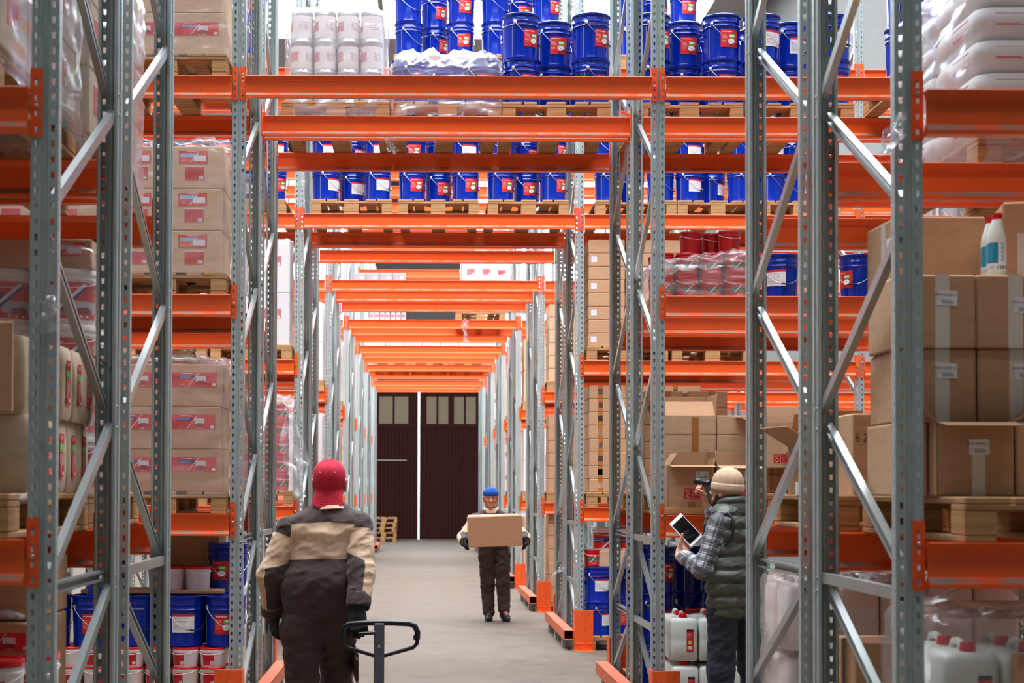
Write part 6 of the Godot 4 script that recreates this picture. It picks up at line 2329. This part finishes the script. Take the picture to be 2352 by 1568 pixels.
func truck():
	# hand pallet truck: loop handle, tiller, pump, wheels and forks behind it
	var t := thing("pallet_truck", "hand pallet truck with black loop handle held by the man in the red cap", "pallet truck", Vector3(-0.203, 0, -8.16))
	mat("truck_grey", Color(0.33, 0.35, 0.37), 0.45, 0.2)
	mat("grip_black", Color(0.055, 0.065, 0.075), 0.35)
	var lean := func(y: float) -> float: return -0.02 + (0.90 - y) * 0.10     # the tiller leans back towards the truck
	var top := []
	for q: Array in [[-0.183, 0.835], [-0.188, 0.862], [-0.176, 0.892], [-0.150, 0.907], [-0.05, 0.914], [0.05, 0.915], [0.150, 0.911], [0.176, 0.898], [0.189, 0.870], [0.188, 0.840]]:
		top.append(Vector3(q[0], q[1], lean.call(q[1])))
	var hd := part(t, "handle", tube(top, 0.0145, 12), M.grip_black)
	var low := [top[9], Vector3(0.187, 0.815, lean.call(0.815)), Vector3(0.168, 0.795, lean.call(0.795)), Vector3(0.0, 0.748, lean.call(0.748)), Vector3(-0.150, 0.792, lean.call(0.79)), Vector3(-0.178, 0.808, lean.call(0.81)), top[0]]
	part(hd, "lower_bar", tube(low, 0.0105, 10), M.grip_black)
	part(hd, "release_lever", tube([Vector3(-0.02, 0.868, 0.0), Vector3(-0.10, 0.862, 0.012)], 0.009, 8), M.grip_black)
	for x: float in [-0.145, 0.145]:
		part(hd, "collar", lathe([Vector2(0.0155, 0), Vector2(0.0165, 0.003), Vector2(0.0165, 0.02), Vector2(0.0155, 0.023)], 12), M.black, Vector3(x * 1.275, 0.832, lean.call(0.84)))
	var st := st0()
	var a := Vector3(0, 0.912, lean.call(0.912) + 0.004)
	var b := Vector3(0, 0.22, lean.call(0.22) + 0.004)
	var bas := Basis(Vector3.RIGHT, atan2(b.z - a.z, b.y - a.y) + PI)
	add_box(st, Vector3.ZERO, Vector3(0.052, a.distance_to(b), 0.030), 0.004, Transform3D(bas.transposed() if false else Basis(Vector3.RIGHT, -atan2(a.z - b.z, a.y - b.y) * -1.0), (a + b) / 2))
	var sh := part(t, "tiller", done(st), M.truck_grey)
	part(sh, "bolt", bolt_mesh(), M.bolt, Vector3(0.0, 0.80, lean.call(0.80) + 0.02)).rotation.x = PI / 2
	var z0: float = lean.call(0.2)
	part(t, "pump", lathe([Vector2(0, 0.06), Vector2(0.055, 0.06), Vector2(0.055, 0.20), Vector2(0.040, 0.22), Vector2(0.030, 0.30), Vector2(0, 0.30)], 18), M.truck_grey, Vector3(0, 0, z0))
	for x: float in [-0.055, 0.055]:
		var w := part(t, "wheel", lathe([Vector2(0.03, -0.022), Vector2(0.085, -0.022), Vector2(0.09, -0.016), Vector2(0.09, 0.016), Vector2(0.085, 0.022), Vector2(0.03, 0.022)], 24), M.black, Vector3(x, 0.09, z0))
		w.rotation.z = PI / 2
	var fk := st0()
	for x: float in [-0.19, 0.19]:
		add_box(fk, Vector3(x, 0.085, z0 + 0.72), Vector3(0.16, 0.05, 1.15), 0.01)
	add_box(fk, Vector3(0, 0.14, z0 + 0.13), Vector3(0.54, 0.16, 0.06), 0.01)
	part(t, "fork_frame", done(fk), M.truck_grey)
	for x: float in [-0.19, 0.19]:
		var w := part(t, "fork_roller", lathe([Vector2(0.01, -0.035), Vector2(0.04, -0.035), Vector2(0.04, 0.035), Vector2(0.01, 0.035)], 16), M.black, Vector3(x, 0.04, z0 + 1.15))
		w.rotation.z = PI / 2

# --- the man with tablet and hand scanner, in a quilted vest
func man_with_scanner():
	var t := figure("man in green quilted vest, plaid sleeves and sand knitted cap scanning a carton")
	var fw := Vector3(-0.45, 0, -0.89).normalized()
	var s := {"forward": fw, "N": Vector3(1.945, 1.462, -10.36), "SL": Vector3(1.845, 1.372, -10.24), "SR": Vector3(2.125, 1.375, -10.42),
		"EL": Vector3(1.745, 1.085, -10.22), "WL": Vector3(1.64, 1.20, -10.40), "ER": Vector3(2.02, 1.20, -10.68), "WR": Vector3(1.852, 1.492, -10.735),
		"W": Vector3(1.965, 1.05, -10.33), "hem": Vector3(1.965, 0.865, -10.33), "P": Vector3(1.96, 0.88, -10.33),
		"HL": Vector3(1.88, 0.82, -10.29), "HR": Vector3(2.05, 0.82, -10.38), "KL": Vector3(1.865, 0.46, -10.30), "KR": Vector3(2.08, 0.47, -10.42),
		"AL": Vector3(1.875, 0.095, -10.26), "AR": Vector3(2.12, 0.095, -10.40), "TL": Vector3(-0.6, 0, -0.8).normalized(), "TR": Vector3(-0.2, 0, -1).normalized()}
	var side: Vector3 = (s.SL - s.SR).normalized()
	var hf := head_frame(Vector3(1.915, 1.575, -10.385), Vector3(-0.80, 0.10, -0.62), Vector3.UP, 0.97)
	# tablet first, so that the hand closes on it
	var n := Vector3(0.35, 0.45, 0.82).normalized()
	var ln := Vector3(0.62, -0.78, 0.0)
	ln = (ln - n * ln.dot(n)).normalized()
	var sh := n.cross(ln)
	var tc := Vector3(1.672, 1.322, -10.44)
	var tb := thing("tablet", "white tablet with dark screen held in the left hand of the man in the vest", "tablet", tc)
	tb.basis = Basis(sh, ln, n)
	part(tb, "case", box(Vector3(0.134, 0.200, 0.008), 0.003), M.paper, Vector3(0, -0.10, 0))
	var scr := img(96, 128, Color(0.035, 0.04, 0.05))
	lines(scr, 0.08, 0.10, 0.8, 12, 0.07, Color(0.10, 0.085, 0.095), 301)
	rect(scr, 0.1, 0.3, 0.5, 0.2, Color(0.075, 0.06, 0.07))
	label_mat("print_screen", scr, 0.12)
	part(tb, "screen", sticker(0.118, 0.158), M.print_screen, Vector3(0, 0, 0.0045))
	var edge := tc - sh * 0.067 + ln * 0.055 - n * 0.030
	s.WL = edge - sh * 0.075 + ln * 0.03
	var hl := hand_limbs(s.WL, sh - ln * 0.25, n, -1.0, [-10, 2, 2, 3, 4], 1.0, 0.12, 1.5)
	# scanner
	var gp := Vector3(1.852, 1.590, -10.70)
	var hr := hand_limbs(s.WR, Vector3(-0.25, 1.0, -0.10), Vector3(-0.9, -0.1, 0.35), 1.0, [40, 62, 66, 68, 66], 1.0, 0.06, 0.6)
	finish_body(t, s, hf, [hl, hr], M.skin_light)
	# plaid sleeves
	for k in 2:
		var a: Vector3 = s.SL if k == 0 else s.SR
		var e: Vector3 = s.EL if k == 0 else s.ER
		var w: Vector3 = s.WL if k == 0 else s.WR
		var cf: Vector3 = e.lerp(w, 0.80)
		part(t, "plaid_sleeve", body_mesh([L(a, e, 0.066, 0.060, 0.04), L(e, cf, 0.060, 0.047, 0.03)], 0.009, folds(0.006, 310 + k, 7.0, 11.0), sleeve_uv(a, e, cf, side * (1.0 if k == 0 else -1.0))), M.plaid_cloth)
	# quilted vest: bulging bands between seams
	var up: Vector3 = s.N.lerp(s.hem, 0.25)
	var vest := [
		L(s.N + Vector3(0, -0.01, 0), up, 0.090, 0.125, 0.06, fw, 1.05),
		L(s.SL - side * 0.055 + Vector3(0, 0.012, 0), s.N - Vector3(0, 0.02, 0) + side * 0.03, 0.072, 0.080, 0.05),
		L(s.SR + side * 0.055 + Vector3(0, 0.012, 0), s.N - Vector3(0, 0.02, 0) - side * 0.03, 0.072, 0.080, 0.05),
		L(up + side * 0.090, s.W + side * 0.085, 0.118, 0.122, 0.07, fw, 1.05),
		L(up - side * 0.090, s.W - side * 0.085, 0.118, 0.122, 0.07, fw, 1.05),
		L(s.W + side * 0.08, s.hem + side * 0.085, 0.122, 0.118, 0.05, fw, 1.05),
		L(s.W - side * 0.08, s.hem - side * 0.085, 0.122, 0.118, 0.05, fw, 1.05),
	]
	var wob := folds(0.006, 320, 6.0, 14.0)
	var hem_y: float = s.hem.y
	var quilt := func(p: Vector3) -> float:
		var v: float = (p.y - hem_y + 0.10 + 0.03 * (p - s.N).dot(side)) / 0.082
		return -0.024 * sqrt(absf(sin(v * PI))) + 0.017 + wob.call(p)
	var vs := part(t, "quilted_vest", body_mesh(vest, 0.0095, quilt), M.vest_green)
	var rings := []
	for q: Array in [[0.088, -0.03], [0.086, 0.02], [0.080, 0.058], [0.088, 0.064], [0.098, 0.052], [0.100, 0.032], [0.095, 0.026], [0.104, 0.014], [0.108, -0.02]]:
		var ring := PackedVector3Array()
		for i in 30:
			var ang := TAU * i / 30
			ring.append(s.N + side * (-sin(ang) * q[0]) + fw * (cos(ang) * q[0]) + Vector3(0, q[1] - 0.012 * cos(ang), 0))
		rings.append(ring)
	part(vs, "stand_up_collar", loft(rings, false), M.vest_green)
	for k in 2:
		var c: Vector3 = (s.SL if k == 0 else s.SR) + Vector3(0, -0.040, 0) + side * (0.012 if k == 0 else -0.012) - fw * 0.012
		var pts := []
		var ax := (side * (1.0 if k == 0 else -1.0) - fw * 0.55 + Vector3(0, 0.25, 0)).normalized()
		var bx := ax.cross(fw).normalized()
		for i in 26:
			var ang := TAU * i / 26
			pts.append(c + ax.cross(bx).normalized() * cos(ang) * 0.092 + bx * sin(ang) * 0.120)
		part(vs, "armhole_binding", tube(pts, 0.010, 8, true), M.black)
	trousers(t, s, M.navy_cloth, 330, 1.0)
	shoe(t, s.AL, s.TL, M.rubber)
	shoe(t, s.AR, s.TR, M.rubber)
	knit(hf * Transform3D(Basis(), Vector3(0, 0.004, 0)), 44, 0.0042, M.knit_sand, t, -0.012, 0.012)
	part(t, "beard", body_mesh([L(hf * Vector3(0.05, -0.045, 0.015), hf * Vector3(0.02, -0.092, 0.060), 0.026, 0.020, 0.02), L(hf * Vector3(-0.05, -0.045, 0.015), hf * Vector3(-0.02, -0.092, 0.060), 0.026, 0.020, 0.02), L(hf * Vector3(-0.02, -0.094, 0.060), hf * Vector3(0.02, -0.094, 0.060), 0.020, 0.020, 0.02)], 0.006, folds(0.003, 350, 40, 40)), mat("beard_brown", Color(0.24, 0.16, 0.11), 0.9))
	# the scanner
	var sc := thing("hand_scanner", "black and grey hand-held bar-code scanner raised beside the knitted cap", "scanner", gp)
	sc.basis = Basis(Vector3.UP, 0.45) * Basis(Vector3.FORWARD, -0.28)
	mat("scanner_grey", Color(0.30, 0.34, 0.38), 0.3)
	part(sc, "grip", body_mesh([L(Vector3(0, -0.085, 0.012), Vector3(0, 0.02, 0.0), 0.019, 0.023, 0.02, Vector3.RIGHT, 1.25)], 0.005), M.scanner_grey)
	part(sc, "reading_head", body_mesh([L(Vector3(0, 0.035, 0.015), Vector3(0, 0.052, -0.060), 0.024, 0.029, 0.02, Vector3.UP, 1.4), L(Vector3(-0.022, 0.052, -0.075), Vector3(0.022, 0.052, -0.075), 0.017, 0.017, 0.02)], 0.005), M.black)
	part(sc, "trigger", box(Vector3(0.012, 0.03, 0.01), 0.003), M.black, Vector3(0, 0.0, -0.028))
	part(sc, "cable", tube([Vector3(0, -0.09, 0.012), Vector3(0.0, -0.16, 0.02), Vector3(0.0, -0.24, 0.04), Vector3(-0.01, -0.32, 0.05), Vector3(0.02, -0.42, 0.08)], 0.0032, 6), M.black)

# --- the man in the blue cap carrying a carton towards us
func man_with_carton():
	var t := figure("man in blue knitted cap and brown workwear walking forward with a carton in his arms")
	var z := -20.12
	var s := {"forward": Vector3(0, 0, 1), "N": Vector3(0.855, 1.318, z), "SL": Vector3(1.050, 1.222, z + 0.01), "SR": Vector3(0.665, 1.222, z + 0.01),
		"EL": Vector3(1.255, 1.005, z + 0.10), "WL": Vector3(1.250, 0.965, z + 0.37), "ER": Vector3(0.510, 1.000, z + 0.10), "WR": Vector3(0.525, 0.955, z + 0.37),
		"W": Vector3(0.87, 0.98, z), "hem": Vector3(0.885, 0.80, z), "P": Vector3(0.895, 0.84, z),
		"HL": Vector3(0.985, 0.775, z + 0.01), "HR": Vector3(0.805, 0.775, z + 0.01), "KL": Vector3(1.00, 0.43, z + 0.12), "KR": Vector3(0.81, 0.43, z + 0.06),
		"AL": Vector3(1.005, 0.125, z + 0.19), "AR": Vector3(0.825, 0.092, z + 0.12), "TL": Vector3(0.25, 0, 1).normalized(), "TR": Vector3(-0.05, 0, 1).normalized()}
	var hf := head_frame(Vector3(0.848, 1.468, z + 0.03), Vector3(-0.02, -0.06, 1), Vector3.UP, 1.0)
	finish_body(t, s, hf, [], M.skin_tan, 0.004)
	face(t, hf, Color(0.08, 0.06, 0.05))
	workwear(t, s, 0.95, 1.10, 1.0, 401, [0.86, 0.86])
	trousers(t, s, M.brown_cloth, 405, 1.0)
	for k in 2:
		var w: Vector3 = s.WL if k == 0 else s.WR
		var inw := Vector3(-1.0 if k == 0 else 1.0, 0, 0)
		var g := hand_limbs(w, Vector3(-0.05 if k == 0 else 0.05, -0.45, 0.9), inw, -1.0 if k == 0 else 1.0, [10, 10, 14, 18, 22], 1.3, 0.1, 0.1)
		part(t, "glove", body_mesh(g, 0.0045), M.glove_black)
	knit(hf * Transform3D(Basis(), Vector3(0, 0.006, 0)), 40, 0.0015, M.knit_blue, t, 0.033, 0.0)
	shoe(t, s.AL, s.TL, M.rubber, 0.18)
	shoe(t, s.AR, s.TR, M.rubber)
	var size := Vector3(0.638, 0.36, 0.38)
	var b := put_carton(size, M.card, "plain brown carton carried in the arms of the man in the blue cap", Vector3(0.886, 0.905, z + 0.40))
	b.rotation.z = 0.035
	part(b, "flap_edge", box(Vector3(0.60, 0.012, 0.16), 0.003), M.card_light, Vector3(-0.01, 0.362, 0.02)).rotation.x = 0.06

# ------------------------------------------------------------------ loose film, a cable, small leftovers
func scraps():
	var f: Material = M.film_thick
	var rag := func(label: String, path: Array, w: float, sd: int, across := Vector3.RIGHT, cr := 0.02):
		solo("film_scrap", film_rag(path, w, sd, cr, across), f, label, "film scrap", Vector3.ZERO, "loose film scraps")
	rag.call("torn film ribbon hanging from the nearest right upright, below the upper beam", [Vector3(1.535, 2.775, -5.262), Vector3(1.515, 2.74, -5.262), Vector3(1.500, 2.70, -5.262), Vector3(1.478, 2.645, -5.26)], 0.045, 3)
	rag.call("twisted film wisp caught on the left upright beside the torn cardboard strip", [Vector3(-1.222, 2.065, -6.40), Vector3(-1.205, 2.03, -6.40), Vector3(-1.195, 1.985, -6.405), Vector3(-1.19, 1.94, -6.41)], 0.04, 4)
	rag.call("thin film patch clinging to the nearest left upright", [Vector3(-1.18, 2.18, -5.262), Vector3(-1.19, 2.13, -5.262), Vector3(-1.20, 2.07, -5.262)], 0.05, 5)
	rag.call("crumpled film rag over the pallet edge at the far left", [Vector3(-1.30, 1.55, -5.36), Vector3(-1.33, 1.52, -5.35), Vector3(-1.345, 1.46, -5.34), Vector3(-1.35, 1.40, -5.34)], 0.09, 6)
	rag.call("film scrap hanging under the second row beams over the aisle", [Vector3(-0.24, 4.15, -12.02), Vector3(-0.23, 4.09, -12.02), Vector3(-0.22, 4.03, -12.02)], 0.09, 7)
	rag.call("peak of crumpled film on top of the lower left printed cartons", [Vector3(-1.58, 2.40, -10.98), Vector3(-1.52, 2.49, -10.98), Vector3(-1.46, 2.43, -10.98), Vector3(-1.38, 2.38, -10.98)], 0.08, 8, Vector3(0, 0, 1))
	rag.call("large film sheet draped down the red pails, third row left", [Vector3(-1.34, 2.46, -16.36), Vector3(-1.30, 2.40, -16.27), Vector3(-1.27, 2.08, -16.25), Vector3(-1.23, 1.80, -16.22), Vector3(-1.20, 1.50, -16.22)], 0.24, 9, Vector3.RIGHT, 0.04)
	rag.call("white film strip sticking out of the third row right upright", [Vector3(1.56, 0.745, -17.45), Vector3(1.47, 0.74, -17.40), Vector3(1.38, 0.68, -17.36)], 0.05, 10, Vector3.UP)
	rag.call("thread of film hanging from the fifth row beam over the aisle", [Vector3(0.70, 4.32, -26.446), Vector3(0.70, 4.12, -26.446), Vector3(0.71, 3.95, -26.446)], 0.10, 11)
	rag.call("film tuft lying on the empty pallet, fifth row over the aisle", [Vector3(0.72, 4.46, -26.6), Vector3(0.95, 4.52, -26.6), Vector3(1.15, 4.45, -26.6)], 0.16, 12, Vector3(0, 0, 1), 0.05)
	rag.call("grey film sheet heaped on the flat board, nearest right", [Vector3(1.78, 1.175, -6.02), Vector3(1.95, 1.235, -6.02), Vector3(2.06, 1.29, -6.04), Vector3(2.22, 1.20, -6.04), Vector3(2.40, 1.175, -6.02)], 0.30, 13, Vector3(0, 0, 1), 0.02)
	rag.call("small film tuft on the large carton, nearest left floor", [Vector3(-1.50, 1.13, -5.68), Vector3(-1.44, 1.145, -5.67), Vector3(-1.37, 1.13, -5.67)], 0.05, 14, Vector3(0, 0, 1))
	# a black cable coil hung on the second row's left frame
	var pts := []
	for i in 73:
		var a := TAU * i / 24.0
		pts.append(Vector3(0.035 * sin(a * 0.5) + 0.012 * (i / 24.0), 0.13 * cos(a), 0.10 * sin(a)))
	solo("cable_coil", tube(pts, 0.012, 7), M.black, "black cable coil hanging inside the second row left upright frame", "cable", Vector3(-1.14, 0.62, -12.55))
	# a torn green and white sticker on the cross brace of the right frame
	var im := img(64, 24, Color(0.62, 0.65, 0.65))
	rect(im, 0.0, 0.0, 0.42, 1.0, Color(0.10, 0.52, 0.36))
	slash(im, 0.5, 0.8, 0.62, 0.2, 0.10, Color(0.88, 0.88, 0.88))
	slash(im, 0.72, 0.7, 0.95, 0.3, 0.12, Color(0.90, 0.90, 0.90))
	label_mat("print_torn", im)
	var sk := solo("sticker", sticker(0.16, 0.030), M.print_torn, "torn green and white sticker on the nearest right rear cross brace", "sticker", Vector3(1.533, 1.242, -7.25))
	sk.rotation.y = -PI / 2
